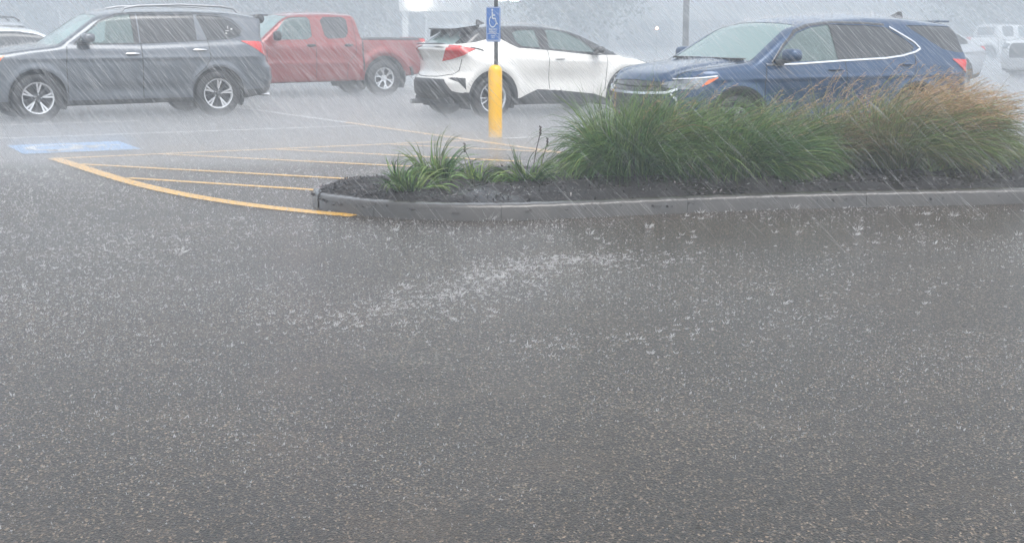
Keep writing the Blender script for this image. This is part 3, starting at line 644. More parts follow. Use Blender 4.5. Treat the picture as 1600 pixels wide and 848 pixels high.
    if kind == 'truck':
        sp = dict(W=.92, T1=[(4.2, .9), (4.05, 1.04), (3.6, 1.09), (2.9, 1.14), (2.7, 1.17), (.60, 1.17), (.515, 1.22), (.50, 1.235), (-1.3, 1.235)], bl1=.02,
            T2=[(3.0, 1.68), (2.2, 1.71), (1.8, 1.755), (1.2, 1.765), (.7, 1.745), (.4, 1.72)],
            hw=[(.2, .84), (.45, .88), (.7, .90), (1.0, .90), (1.15, .885), (1.25, .875)], hw2=[(.6, .93), (1.17, .86), (1.4, .79), (1.6, .725), (1.75, .66), (1.9, .6)],
            xf=[(.1, 4.05), (.5, 4.15), (.9, 4.12), (1.1, 4.05)], xr=[(.2, -1.05), (.5, -1.09), (.8, -1.07), (1.3, -1.05)],
            zb=[(-1.2, .50), (-.5, .42), (.5, .34), (3.2, .32), (4.1, .4)], plan=[(-1.1, -.02), (0, 0), (3, 0), (4.1, -.09)],
            ws=((2.92, 1.12), (2.16, 1.70)), rg=((.60, 1.72), (.47, 1.15)), crg=.03, cr=.05, cr4=.02, crown=.03, cavity=[(-.99, .42, .72, .75)],
            wheels=[(0, .385, 0), (3.2, .385, 0)], archr=.49, rim='six_y', rimr=.222, seatx=[1.7, .9],
            ring=[(0, .36, .58, .09, .05), (3.2, .36, .58, .09, .05)], bulge=[(1.8, .72, 1.1, .05, .01)])
        sp['regions'] = [
            ('bed_rail', 'top', [(-1.2, .60), (-1.2, 1.0), (.50, 1.0), (.50, .60)], 'trim', .01, {'split': True, 'nmin': .6, 'lim': lambda x, ay, z: z > 1.15}),
            ('door', 'side', [(2.62, .40), (2.66, 1.1), (2.45, 1.36), (2.2, 1.68), (1.56, 1.72), (1.55, .38)], 'paint', 0, {'key': 'df'}),
            ('door', 'side', [(1.54, .38), (1.55, 1.72), (.78, 1.72), (.66, 1.3), (.66, .9), (.85, .70), (.87, .38)], 'paint', 0, {'key': 'dr'}),
            ('window', 'side', rnd([(2.46, 1.20), (2.40, 1.34), (2.17, 1.60), (2.02, 1.655), (1.61, 1.66), (1.61, 1.20)], 1), 'glass', -.005, {'parent': 'df', 'open': 1}),
            ('window', 'side', rnd([(1.40, 1.655), (.80, 1.66), (.79, 1.34), (.87, 1.225), (1.32, 1.215)], 1), 'privacy', -.005, {'parent': 'dr'}),
            ('windshield', 'front', [(0, 1.17), (.76, 1.17), (.64, 1.67), (0, 1.71)], 'ws_glass', -.004, {'xmin': 2.0, 'open': 1, 'split': False, 'lim': lambda x, ay, z: x < 2.94}),
            ('rear_window', 'rear', [(0, 1.27), (.58, 1.27), (.54, 1.60), (0, 1.62)], 'privacy', -.004, {'split': False, 'xmax': .8, 'lim': lambda x, ay, z: x > .3}),
            ('tail_light', 'cr', [(.02, 1.20), (-.28, 1.20), (-.28, .85), (-.14, .84)], 'red_lens', .008, {}),
            ('headlight', 'cf', [(-2.95, 1.0), (-3.45, 1.0), (-3.5, .8), (-3.0, .82)], 'clear', .006, {'xmin': 3.3}),
            ('grille', 'front', [(0, .65), (.52, .66), (.5, 1.02), (0, 1.02)], 'trim', -.004, {'xmin': 3.3, 'split': False}),
            ('bumper', 'rear', [(0, .3), (1, .3), (1, .62), (0, .62)], 'alloy_dark', .03, {'split': False}),
        ] + arches(sp, .475)
        sp['ribbons'] = [('door_seam', 'dark', [(2.62, 1.1), (2.62, .42)], .012, -.001, 'side', None), ('door_seam', 'dark', [(1.55, 1.18), (1.55, .42)], .012, -.001, 'side', None),
            ('door_seam', 'dark', [(.68, 1.6), (.64, 1.2), (.66, .92), (.84, .72), (.86, .42)], .011, -.001, 'side', None), ('cab_gap', 'dark', [(.50, 1.21), (.50, .55)], .035, -.001, 'side', None)]
        sp['blobs'] = [('handle', 'trim', (1.66, None, 1.085), (.2, .05, .06), 2.5, 'df'), ('handle', 'trim', (.82, None, 1.085), (.2, .05, .06), 2.5, 'dr'),
            ('mirror', 'trim', (2.45, 1.05, 1.28), (.14, .24, .2), 3, None), ('mud_flap', 'trim', (-.47, .80, .42), (.03, .24, .3), 4, None)]
        return sp
def put(name, kind, origin, heading, label, paint, h=.022, group=None, z=0., mod=None):
    sp = suv_spec(kind)
    if mod: mod(sp)
    root = empty(name, (origin[0], origin[1], z), R(heading), label, {'parked_pickup': 'pickup truck'}.get(name, 'car'), group)
    r = build_vehicle(root, sp, {'paint': paint}, h)
    return root, sp, r
TOPS = []      # upward car surfaces, for the drops that burst on them
def note_tops(root, r):
    sol, P, G, lab = r; m = G[:, 2] > .93; m &= P[:, 2] > .8
    a = root.rotation_euler[2]; ca, sa = cos(a), sin(a); p = P[m]
    q = np.stack([p[:, 0]*ca - p[:, 1]*sa + root.location[0], p[:, 0]*sa + p[:, 1]*ca + root.location[1], p[:, 2] + root.location[2]], 1)
    TOPS.append(q)

# ================================================================= the setting
XS = sorted(set(list(range(-400, -40, 60)) + list(range(-40, 41, 8)) + list(range(60, 421, 60)))); YS = sorted(set(list(range(-60, 32, 6)) + list(range(32, 76, 4)) + list(range(80, 800, 60))))
V = [(x, y, gz(y)) for y in YS for x in XS]; nx = len(XS)
F = [(j*nx+i, j*nx+i+1, (j+1)*nx+i+1, (j+1)*nx+i) for j in range(len(YS)-1) for i in range(nx-1)]
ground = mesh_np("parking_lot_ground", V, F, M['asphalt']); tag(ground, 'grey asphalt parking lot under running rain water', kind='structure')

def strip(name, pts, wd, mat, z, label):
    pts = np.array(pts, float)
    if len(pts) > 2:                         # smooth the traced points
        seg = np.r_[0, np.cumsum(np.hypot(*np.diff(pts, axis=0).T))]; cx = np.polyfit(seg, pts[:, 0], min(3, len(pts)-1)); cyy = np.polyfit(seg, pts[:, 1], min(3, len(pts)-1))
        t = np.linspace(0, seg[-1], 30); pts = np.stack([np.polyval(cx, t), np.polyval(cyy, t)], 1)
    d = np.gradient(pts, axis=0); d /= np.linalg.norm(d, axis=1)[:, None]; n = np.stack([-d[:, 1], d[:, 0]], 1)
    a = pts + n*wd/2; b = pts - n*wd/2; k = len(pts)
    V = [(p[0], p[1], z) for p in a] + [(p[0], p[1], z) for p in b]
    o = mesh_np(name, V, [(i, i+1, k+i+1, k+i) for i in range(k-1)][::1], mat, smooth=False)
    me = o.data
    if me.polygons[0].normal.z < 0: me.flip_normals()
    return tag(o, label, kind='structure')
G = onground
strip('yellow_border_line', [G(85, 248), G(130, 263), G(180, 278), G(250, 295), G(330, 312), G(420, 325), G(556, 337)], .15, M['yellow_line'], .004, 'thick curved yellow line bounding the hatched zone')
strip('yellow_upper_line', [(-5.24, 15.62), (-.38, 18.22)], .11, M['yellow_line'], .0045, 'straight yellow line along the blue parking symbol side')
strip('diagonal_line_yellow', [(-2.6, 21.55), (.62, 16.3)], .11, M['yellow_line'], .005, 'yellow line crossing behind the bollard')
strip('diagonal_line_white', [(-5.2, 25.7), (-2.62, 21.58)], .11, M['white_line'], .005, 'white line beside the grey car')
for nm, p, q in (('a', (-4.09, 16.17), (-1.1, 14.75)), ('b', (-4.72, 15.0), (-1.2, 13.35)), ('c', (-3.82, 13.62), (-1.78, 12.6)), ('d', (-2.86, 16.8), (.1, 15.3)), ('e', (-1.52, 17.5), (.45, 16.45))):
    strip('yellow_hatch_line', [p, q], .10, M['yellow_line'], .0055, 'yellow hatch stripe inside the no parking zone')
strip('stall_line', [(-9.5, 17.1), (-2.31, 20.82)], .11, M['white_line'], .0045, 'white stall line in front of the grey car')
strip('stall_line', [(-10.5, 19.4), (-5.9, 21.9)], .11, M['white_line'], .0045, 'white stall line beside the grey car wheels')
strip('stall_line', [(-.12, 18.45), (3.6, 20.4)], .11, M['white_line'], .0045, 'white stall line starting at the bollard')
# painted access symbol: blue square seen at a slant, white wheelchair figure on it
bz = .0042
BP = [(-6.35, 17.0), (-5.75, 18.0), (-4.75, 17.55), (-4.58, 16.95), (-4.95, 16.25), (-5.85, 16.3)]
cx0, cy0 = -5.45, 17.1
ax_ = np.array([cos(R(28)), sin(R(28))]); ay_ = np.array([-ax_[1], ax_[0]])
hs_ = .66
sq = [np.array([cx0, cy0]) + ax_*a*hs_*1.05 + ay_*b*hs_ for a, b in ((-1, -1), (1, -1), (1, 1), (-1, 1))]
tag(mesh_np('painted_blue_square', [(p[0], p[1], bz) for p in sq], [(0, 1, 2, 3)], M['blue_paint'], smooth=False), 'blue painted square on the wet asphalt', kind='structure')
def symbol_mb(T, s, wk=1.):
    """wheelchair figure; T maps (u,v) in -0.5..0.5 to space"""
    mb = MB()
    def stroke(pts, wd):
        pts = np.array(pts, float); d = np.gradient(pts, axis=0); d /= np.linalg.norm(d, axis=1)[:, None]; n = np.stack([-d[:, 1], d[:, 0]], 1); wd = wd*wk
        a = pts+n*wd/2; b = pts-n*wd/2; k = len(pts); mb.add([T(*p) for p in a]+[T(*p) for p in b], [(i, i+1, k+i+1, k+i) for i in range(k-1)])
    k = 16; mb.add([T(-.06+.06*cos(2*pi*i/k), .42+.06*sin(2*pi*i/k)) for i in range(k)], [tuple(range(k))])
    stroke([(-.06, .34), (-.04, .02)], .09); stroke([(-.05, .17), (.17, .17)], .06); stroke([(-.05, .01), (.19, .01), (.30, -.27)], .075); stroke([(.27, -.27), (.38, -.23)], .06)
    stroke([(-.02+.27*cos(q), -.14+.27*sin(q)) for q in np.linspace(R(120), R(345), 22)], .06)
    return mb
sy = symbol_mb(lambda u, v: (cx0+(ax_*-v*1.25+ay_*u*1.3)[0]*-1, cy0+(ax_*-v*1.25+ay_*u*1.3)[1]*-1, bz+.004), 1, 1.7)
tag(sy.build('painted_access_symbol', M['white_line'], smooth=False), 'white wheelchair figure painted on blue', kind='structure')

# island with kerb -------------------------------------------------
KH = .122
kerb_out = [(-1.69, 11.72), (-1.66, 11.50), (-1.5, 11.2), (-1.27, 10.95), (-.9, 10.72), (-.45, 10.61), (0, 10.62), (.5, 10.76), (1.0, 10.93), (1.6, 11.12), (2.2, 11.28), (3.0, 11.43), (4.3, 11.64), (6.5, 11.98), (9.5, 12.4)]
kerb_back = [(-1.70, 11.95), (-1.62, 12.35), (-1.38, 12.75), (-1.0, 13.1), (-.5, 13.4), (.1, 13.65), (1.0, 13.9), (2.5, 14.15), (4.5, 14.5), (9.5, 15.4)]
def resample(pts, n):
    pts = np.array(pts, float); seg = np.r_[0, np.cumsum(np.hypot(*np.diff(pts, axis=0).T))]; t = np.linspace(0, seg[-1], n)
    q = np.stack([np.interp(t, seg, pts[:, 0]), np.interp(t, seg, pts[:, 1])], 1)
    for _ in range(6): q[1:-1] = (q[:-2]+2*q[1:-1]+q[2:])/4
    return q
def kerbmat():
    m = pm('wet_concrete', (.036, .030, .025), .45, coat=1, bump=.3, bscale=35, var=.3, vscale=6); return m
M['kerb'] = kerbmat()
ko = resample(kerb_out, 160); kb = resample(kerb_back, 120)
def kerb_piece(P, label, inner=1, wd=.15, tilt=0.):
    P = np.array(P); d = np.gradient(P, axis=0); d /= np.linalg.norm(d, axis=1)[:, None]; n = np.stack([-d[:, 1], d[:, 0]], 1)*inner
    prof_ = [(-.012, -.15), (-.006, KH-.025), (.002, KH-.008), (.014, KH), (wd-.012, KH+.001), (wd, KH-.012), (wd, -.15)]
    V = []; F = []; m = len(prof_)
    for i in range(len(P)):
        for (o_, z_) in prof_:
            jit = .004*sin(i*1.7+o_*40) if z_ > 0 else 0
            V.append((P[i][0]+n[i][0]*o_, P[i][1]+n[i][1]*o_, z_+jit*.5+tilt*o_))
    for i in range(len(P)-1):
        for k in range(m-1): F.append((i*m+k, (i+1)*m+k, (i+1)*m+k+1, i*m+k+1))
    F.append(tuple(range(m))); F.append(tuple((len(P)-1)*m+k for k in range(m))[::-1])
    o = MB().add(V, F).build('kerb_segment', M['kerb']); return tag(o, label, kind='structure')
Ls = np.r_[0, np.cumsum(np.hypot(*np.diff(ko, axis=0).T))]
cuts = [.335, 1.10, 2.15, 3.72, 5.3, 7.0, 9.0, 11.3]
for a, b in zip(cuts[:-1], cuts[1:]):
    t = np.linspace(a+.0015, b-.0015, 26); kerb_piece(np.stack([np.interp(t, Ls, ko[:, 0]), np.interp(t, Ls, ko[:, 1])], 1), 'wet grey concrete kerb stone at the planting bed')
t = np.linspace(0, .33, 8); endp = np.stack([np.interp(t, Ls, ko[:, 0])-.014, np.interp(t, Ls, ko[:, 1])+.02], 1)
bk = resample([tuple(endp[0])] + kerb_back, 100)
kerb_piece(endp[::1], 'broken kerb end stone')
kerb_piece(bk[::-1], 'kerb at the back of the planting bed', inner=1)
# planting bed surface
def soilmat():
    m, t, b = newmat('wet_mulch'); N = t.nodes.new; L = t.links.new
    tc = N("ShaderNodeTexCoord"); n1 = N("ShaderNodeTexNoise"); n1.inputs['Scale'].default_value = 45; n1.inputs['Detail'].default_value = 8; n1.inputs['Roughness'].default_value = .75; L(tc.outputs['Object'], n1.inputs['Vector'])
    n2 = N("ShaderNodeTexNoise"); n2.inputs['Scale'].default_value = 2.6; n2.inputs['Detail'].default_value = 3; L(tc.outputs['Object'], n2.inputs['Vector'])
    cr = N("ShaderNodeValToRGB"); e = cr.color_ramp.elements; e[0].position = .35; e[0].color = (.005, .004, .004, 1); e[1].position = .7; e[1].color = (.026, .020, .018, 1); L(n1.outputs[0], cr.inputs[0]); L(cr.outputs[0], b.inputs['Base Color'])
    r = N("ShaderNodeMapRange"); r.inputs[1].default_value = .5; r.inputs[2].default_value = .58; r.inputs[3].default_value = .65; r.inputs[4].default_value = .12; L(n2.outputs[0], r.inputs[0]); L(r.outputs[0], b.inputs['Roughness'])
    r2 = N("ShaderNodeMapRange"); r2.inputs[1].default_value = .5; r2.inputs[2].default_value = .6; r2.inputs[3].default_value = 1.; r2.inputs[4].default_value = .25; L(n2.outputs[0], r2.inputs[0])
    bp = N("ShaderNodeBump"); bp.inputs['Distance'].default_value = .03; L(r2.outputs[0], bp.inputs['Strength']); L(n1.outputs[0], bp.inputs['Height']); L(bp.outputs[0], b.inputs['Normal'])
    return m
M['soil'] = soilmat()
def bedz(x, y, e):  # e: 0 at the kerb .. 1 well inside
    return KH - .05 + .13*(1-np.exp(-e*3.2)) + .012*np.sin(x*7.3+y*3.1) + .010*np.sin(x*13.1-y*9.7)
fi = resample([(p[0], p[1]) for p in ko[6:]], 200); bi = resample([tuple(p) for p in bk], 200)
nv = 60; V = []; n_ = len(fi)
def edged(a, b, v): return min(v, 1-v)*np.hypot(*(b-a))
for i in range(n_):
    a, b = fi[i], bi[min(i, len(bi)-1)]
    for j in range(nv+1):
        v = j/nv; p = a*(1-v)+b*v; e = edged(a, b, v); V.append((p[0], p[1], float(bedz(p[0], p[1], max(0, e-.10)))))
Fb = [(i*(nv+1)+j, (i+1)*(nv+1)+j, (i+1)*(nv+1)+j+1, i*(nv+1)+j+1) for i in range(n_-1) for j in range(nv)]
BV = np.array(V)
bed = mesh_np('planting_bed_soil', V, Fb, M['soil']); tag(bed, 'dark wet mulch bed inside the kerb', kind='structure')
# shredded bark lying on it
m_ = rng.integers(0, len(BV), 11000); m_ = m_[(BV[m_, 0] < 7)]
pts = BV[m_] + rng.normal(0, .03, (len(m_), 3))*[1, 1, 0]
pts = pts[[i for i in range(len(pts)) if True]]
a = rng.uniform(0, pi, len(pts)); L_ = rng.uniform(.006, .024, len(pts)); w_ = rng.uniform(.003, .009, len(pts)); tl = rng.normal(0, .4, len(pts))
u = np.stack([np.cos(a)*np.cos(tl), np.sin(a)*np.cos(tl), np.sin(tl)], 1)*L_[:, None]; v_ = np.stack([-np.sin(a), np.cos(a), rng.normal(0, .3, len(pts))], 1)*w_[:, None]
up = np.array([0, 0, .004])
Vc = np.concatenate([pts-u-v_+up, pts+u-v_+up, pts+u+v_+up, pts-u+v_+up, pts-u*.8+up*2.5, pts+u*.8+up*2.5]); n = len(pts); I = np.arange(n)
Fc = np.concatenate([np.stack([I, I+n, I+5*n, I+4*n], 1), np.stack([I+2*n, I+3*n, I+4*n, I+5*n], 1)])
M['bark'] = pm('shredded_bark', (.024, .018, .017), .45, coat=.4, var=.5, vscale=30)
tag(mesh_np('bark_mulch', Vc, Fc, M['bark'], smooth=False), 'wet shredded bark mulch on the planting bed', kind='stuff')

# ================================================================= vehicles
paints = {'grey': carpaint('grey_paint', (.115, .13, .15), .45), 'red': carpaint('red_paint', (.26, .022, .019), .15), 'white': carpaint('pearl_white_paint', (.78, .765, .73), .0, .3),
          'blue': carpaint('blue_paint', (.004, .042, .115), .35), 'silver': carpaint('silver_paint', (.5, .52, .55), .5), 'offwhite': carpaint('white_paint', (.75, .76, .77), .0)}
root, sp, r = put('parked_car', 'grey', (-5.342, 23.775), 211, 'large grey family car at left with chrome handles and dark side glass', paints['grey'], .02); note_tops(root, r)
for s_ in (1, -1):
    rail = MB().tube([(1.45, s_*.60, 1.70), (1.40, s_*.60, 1.765), (1.2, s_*.60, 1.80), (.5, s_*.60, 1.825), (-.2, s_*.60, 1.80), (-.42, s_*.60, 1.765), (-.48, s_*.60, 1.70)], [.016, .02, .02, .02, .02, .02, .016], 10)
    rail.build('roof_rail', pm('satin_rail', (.35, .36, .38), .35, metal=.6), root)
sp_ = MB().box((-.93, 0, 1.665), (.22, 1.2, .03), b=.012); sp_.build('spoiler', paints['grey'], root)
for s_ in (1, -1): MB().blob((-.84, s_*.66, 1.60), (.2, .05, .16), 2.5, 8).build('spoiler_end', M['gloss'], root)
MB().tube([(-.80, .70, .345), (-.97, .70, .335)], .03, 12).build('exhaust_pipe', M['chrome'], root)
# small white sticker on the quarter glass
stk = MB(); sol = r[0]
for (a_, b_, da, db) in ((-.22, 1.40, .06, .012), (-.24, 1.45, .012, .06), (-.30, 1.43, .03, .03), (-.20, 1.36, .03, .02)):
    ys = float(sol.ysurf(np.array([a_]), np.array([b_]), 1)[0]); stk.box((a_, ys-.002, b_), (da, .006, db))
stk.build('window_sticker', pm('white_sticker', (.7, .7, .7), .5), root)

root, sp, r = put('parked_pickup', 'truck', (-3.15, 30.177), 211, 'faded red crew cab pickup parked behind the grey car, bed empty', paints['red'], .024); note_tops(root, r)

root, sp, r = put('parked_car', 'coupe', (-.743, 23.034), 31, 'pearl white crossover with black roof and red tail light behind the bollard', paints['white'], .02); note_tops(root, r)
wing = MB(); 
wing.add([(-.05, -.50, 1.50), (-.05, .50, 1.50), (-.47, .46, 1.445), (-.47, -.46, 1.445), (-.05, -.50, 1.465), (-.05, .50, 1.465), (-.47, .46, 1.425), (-.47, -.46, 1.425)], [(0, 3, 2, 1), (4, 5, 6, 7), (0, 1, 5, 4), (3, 7, 6, 2), (1, 2, 6, 5), (0, 4, 7, 3)])
wing.build('roof_spoiler', M['gloss'], root, smooth=False)
for s_ in (-.50, -.17, .17, .50):
    MB().add([(-.10, s_-.03, 1.47), (-.10, s_+.03, 1.47), (-.40, s_+.02, 1.435), (-.40, s_-.02, 1.435), (-.30, s_+.02, 1.355), (-.30, s_-.02, 1.355), (-.42, s_+.015, 1.30), (-.42, s_-.015, 1.30)],
             [(0, 1, 2, 3), (0, 3, 5), (1, 4, 2), (0, 5, 4, 1), (2, 4, 6), (3, 7, 5), (2, 6, 7, 3), (4, 5, 7, 6)]).build('spoiler_strut', M['gloss'], root, smooth=False)
MB().blob((-.68, 0, 1.20), (.10, 1.0, .035), 2.4, 10).build('wiper_cowl', M['gloss'], root)
fin = MB(); fin.add([(.34, -.03, 1.51), (.34, .03, 1.51), (.18, -.035, 1.50), (.18, .035, 1.50), (.17, 0, 1.585), (.22, 0, 1.583)], [(0, 5, 2), (5, 4, 2), (1, 3, 5), (3, 4, 5), (0, 1, 5), (2, 4, 3)])
fin.build('roof_antenna', M['gloss'], root, smooth=False)
ex = MB().tube([(-.5, .5, .25), (-.80, .5, .25)], .04, 12).tube([(-.2, -.1, .28), (-.5, .5, .26)], .03, 8); ex.build('exhaust_pipe', M['alloy'], root)
MB().box((-.62, 0, .30), (.1, 1.2, .12), b=.03).build('rear_diffuser', M['trim'], root)
fringe = MB().box((1.55, -.2, 1.28), (.02, .04, .20), b=.008).blob((1.5, .0, 1.36), (.04, .24, .07), 3, 8); fringe.build('rear_view_mirror', M['seat'], root)

root, sp, r = put('parked_car', 'blue', (4.497, 17.708), 209, 'dark blue family car with chrome window trim behind the ornamental grass', paints['blue'], .02); note_tops(root, r)
fin = MB(); fin.add([(-.34, -.03, 1.585), (-.34, .03, 1.585), (-.58, -.04, 1.565), (-.58, .04, 1.565), (-.58, 0, 1.665), (-.52, 0, 1.665)], [(0, 5, 2), (5, 4, 2), (1, 3, 5), (3, 4, 5), (0, 1, 5), (2, 4, 3)])
fin.build('roof_antenna', M['gloss'], root, smooth=False)
MB().box((-.84, 0, 1.54), (.16, 1.0, .025), b=.01).build('spoiler', paints['blue'], root)
MB().blob((1.75, 0, 1.45), (.05, .26, .08), 3, 8).build('rear_view_mirror', M['seat'], root)
wp = MB().tube([(2.42, .1, 1.12), (2.36, .65, 1.15)], .01, 6).tube([(2.42, -.6, 1.12), (2.40, -.05, 1.14)], .01, 6); wp.build('wiper', M['trim'], root)
for (a_, b_, s1) in ((2.22, .42, .035), (1.60, .5, .03)):
    zz = 1.07 + (2.50-a_)/1.05*.465
    MB().box((a_-.06, b_, zz-.0), (.07, .07, .012), rz=0, b=.003).build('windshield_sticker', pm('green_sticker', (.35, .7, .45), .5), root)
cow = MB().box((2.45, 0, 1.115), (.16, 1.3, .02), b=.006); cow.build('wiper_cowl', M['trim'], root)

# farther cars, washed out by the rain
def sedan(sp):
    sp['T2'] = [(2.6, 1.30), (1.5, 1.38), (1.0, 1.45), (.5, 1.46), (.0, 1.42), (-.4, 1.36)]; sp['ws'] = ((2.45, 1.0), (1.35, 1.41)); sp['rg'] = ((.0, 1.43), (-.75, 1.08))
    sp['T1'] = [(3.7, .6), (3.55, .74), (3.2, .88), (2.4, .98), (1.2, .98), (0, 1.02), (-.8, 1.06), (-1.15, 1.04)]
    keep = []
    for rg in sp['regions']:
        if rg[0] in ('window', 'window_pillar'): continue
        if rg[0] == 'windshield': rg = ('windshield', 'front', [(0, .99), (.74, .99), (.58, 1.38), (0, 1.41)], 'ws_glass', -.004, rg[5])
        if rg[0] == 'rear_window': rg = ('rear_window', 'top', [(-.65, 0), (-.65, .6), (-.05, .52), (-.05, 0)], 'privacy', -.004, {'split': False, 'lim': lambda x, ay, z: z > 1.08})
        keep.append(rg)
    keep.insert(2, ('window', 'side', rnd([(2.05, 1.0), (1.6, 1.22), (1.1, 1.37), (.4, 1.375), (.0, 1.31), (-.28, 1.15), (-.3, 1.06)], 1), 'privacy', -.004, {}))
    sp['regions'] = keep; sp['ribbons'] = [r_ for r_ in sp['ribbons'] if r_[0] == 'door_seam' and r_[2][0][1] < 1.09]; sp['blobs'] = sp['blobs'][:4]
root, sp, r = put('parked_car', 'blue', (-11.9, 31.4), 211, 'pale silver car with roof rails, behind the grey car at the left edge', paints['silver'], .03); note_tops(root, r)
for s_ in (1, -1): MB().tube([(1.2, s_*.55, 1.60), (1.0, s_*.55, 1.68), (0, s_*.55, 1.70), (-.6, s_*.55, 1.66), (-.7, s_*.55, 1.58)], .02, 8).build('roof_rail', M['trim'], root)
root, sp, r = put('parked_car', 'blue', (-9.8, 28.4), 211, 'low white car half hidden behind the grey car hood', paints['offwhite'], .03, mod=sedan); note_tops(root, r)
root, sp, r = put('parked_car', 'blue', (9.65, 32.2), 209, 'silver white car just visible behind the blue car tail', paints['silver'], .03, mod=sedan); note_tops(root, r)
root, sp, r = put('parked_pickup', 'truck', (19.9, 60.0), 20, 'white crew cab pickup far off in the mist', paints['offwhite'], .04, z=gz(60)-.05)
root, sp, r = put('parked_car', 'grey', (17.2, 40.0), 211, 'white car cut by the right edge, front towards the lot', paints['offwhite'], .04, z=gz(40))

# ================================================================= bollard, sign, lamp post
bx, by = -.226*18.75/19.5937*1.0, 18.72
bx, by = G(774, 214)
M['yellow_plastic'] = pm('yellow_bollard_plastic', (.95, .52, .005), .35, coat=.4, bump=.25, bscale=9, var=.06, vscale=3)
b_ = MB(); b_.lathe([(0, -.02), (.093, -.02), (.094, .02), (.094, .88), (.088, .915), (.072, .945), (.048, .962), (.02, .97), (0, .972)], 40)
bol = b_.build('bollard', M['yellow_plastic']); bol.location = (bx, by, 0); tag(bol, 'yellow plastic covered bollard standing in front of the white crossover', 'bollard')
sg = empty('parking_sign', (bx, by, .97), 0, 'blue wheelchair parking sign on a dark post above the yellow bollard', 'sign')
M['post'] = pm('dark_galvanised_post', (.07, .075, .075), .5, metal=.5, bump=.2, bscale=40)
p_ = MB(); p_.tube([(0.012, 0.0, -.02), (0.012, 0.0, 1.6)], .026, 12); p_.build('post', M['post'], sg)
th = R(219)           # the panel's facing direction, across the stalls
nx_, ny_ = cos(th), sin(th); ux, uy = -ny_, nx_
if ux < 0: ux, uy = -ux, -uy
PW, PH, PZ = .305, .46, .535
M['sign_blue'] = pm('sign_blue', (.02, .16, .55), .35, coat=.5); M['sign_white'] = pm('sign_white', (.75, .8, .85), .4)
def onplate(u_, v_, e): return (u_*ux + nx_*e, u_*uy + ny_*e, PZ + v_)
def plate(w_, h_, e0, e1, mb, r_=.025, cu=0, cv=0):
    out_ = []
    for (sx, sy_) in ((1, 1), (-1, 1), (-1, -1), (1, -1)):
        for q in range(5):
            a_ = {(1, 1): 0, (-1, 1): 90, (-1, -1): 180, (1, -1): 270}[(sx, sy_)] + q*22.5
            out_.append((cu + sx*(w_/2-r_) + r_*cos(R(a_)), cv + sy_*(h_/2-r_) + r_*sin(R(a_))))
    n = len(out_); V = [onplate(a_, b_, e0) for a_, b_ in out_] + [onplate(a_, b_, e1) for a_, b_ in out_]
    mb.add(V, [tuple(range(n)), tuple(range(n, 2*n))[::-1]] + [(i, (i+1) % n, n+(i+1) % n, n+i) for i in range(n)])
mb = MB(); plate(PW, PH, .030, .034, mb); mb.build('sign_panel', M['sign_blue'], sg, smooth=False)
def frame(w_, h_, t_, cv, e, mb):
    for (cu, c2, a_, b_) in ((0, h_/2, w_, t_), (0, -h_/2, w_, t_), (-w_/2, 0, t_, h_-t_*1.02), (w_/2, 0, t_, h_-t_*1.02)):
        V = [onplate(cu+sx*a_/2, cv+c2+sy_*b_/2, e) for sx, sy_ in ((-1, -1), (1, -1), (1, 1), (-1, 1))]; mb.add(V, [(0, 1, 2, 3)])
mb = MB(); frame(PW-.02, PH-.02, .006, 0, .0365, mb); frame(PW-.06, .085, .005, -.165, .0365, mb); mb.build('sign_border', M['sign_white'], sg, smooth=False)
mb = symbol_mb(lambda u_, v_: onplate(-.0+u_*.27, .075+v_*.27, .037), 1); mb.build('wheelchair_symbol', M['sign_white'], sg, smooth=False)
def text(body, size, u_, v_, name='lettering'):
    c = bpy.data.curves.new(name, 'FONT'); c.body = body; c.size = size; c.align_x = 'CENTER'; c.align_y = 'CENTER'; c.extrude = .0005; c.space_line = .85
    o = bpy.data.objects.new(name, c); link(o, sg); c.materials.append(M['sign_white'])
    me = bpy.data.meshes.new_from_object(o); bpy.data.objects.remove(o); me.name = name; o = link(bpy.data.objects.new(name, me), sg)
    o.location = onplate(u_, v_, .0375); o.rotation_euler = (pi/2, 0, math.atan2(uy, ux)); return o
text("RESERVED\nPARKING", .040, 0, -.085); text("PERMIT\nONLY", .028, 0, -.165)

lx, ly = 266/F_PX*38.2, 38.
lp = empty('lamp_post', (lx, ly, gz(38)), 0, 'tall dark square lamp post on a concrete footing in the mist', 'lamp post')
M['pole'] = pm('dark_bronze_pole', (.085, .082, .085), .5, metal=.2)
MB().box((0, 0, 4.3), (.155, .155, 7.2), b=.012).build('pole', M['pole'], lp)
MB().lathe([(0, 0), (.28, 0), (.28, .74), (.26, .76), (0, .76)], 28).build('footing', pm('pale_concrete', (.32, .32, .31), .7, bump=.3), lp)
MB().box((0, 0, .775), (.30, .30, .03), b=.005).build('base_plate', M['pole'], lp)
MB().box((-.25, 0, 7.85), (.75, .32, .12), b=.03).build('lamp_head', M['pole'], lp)

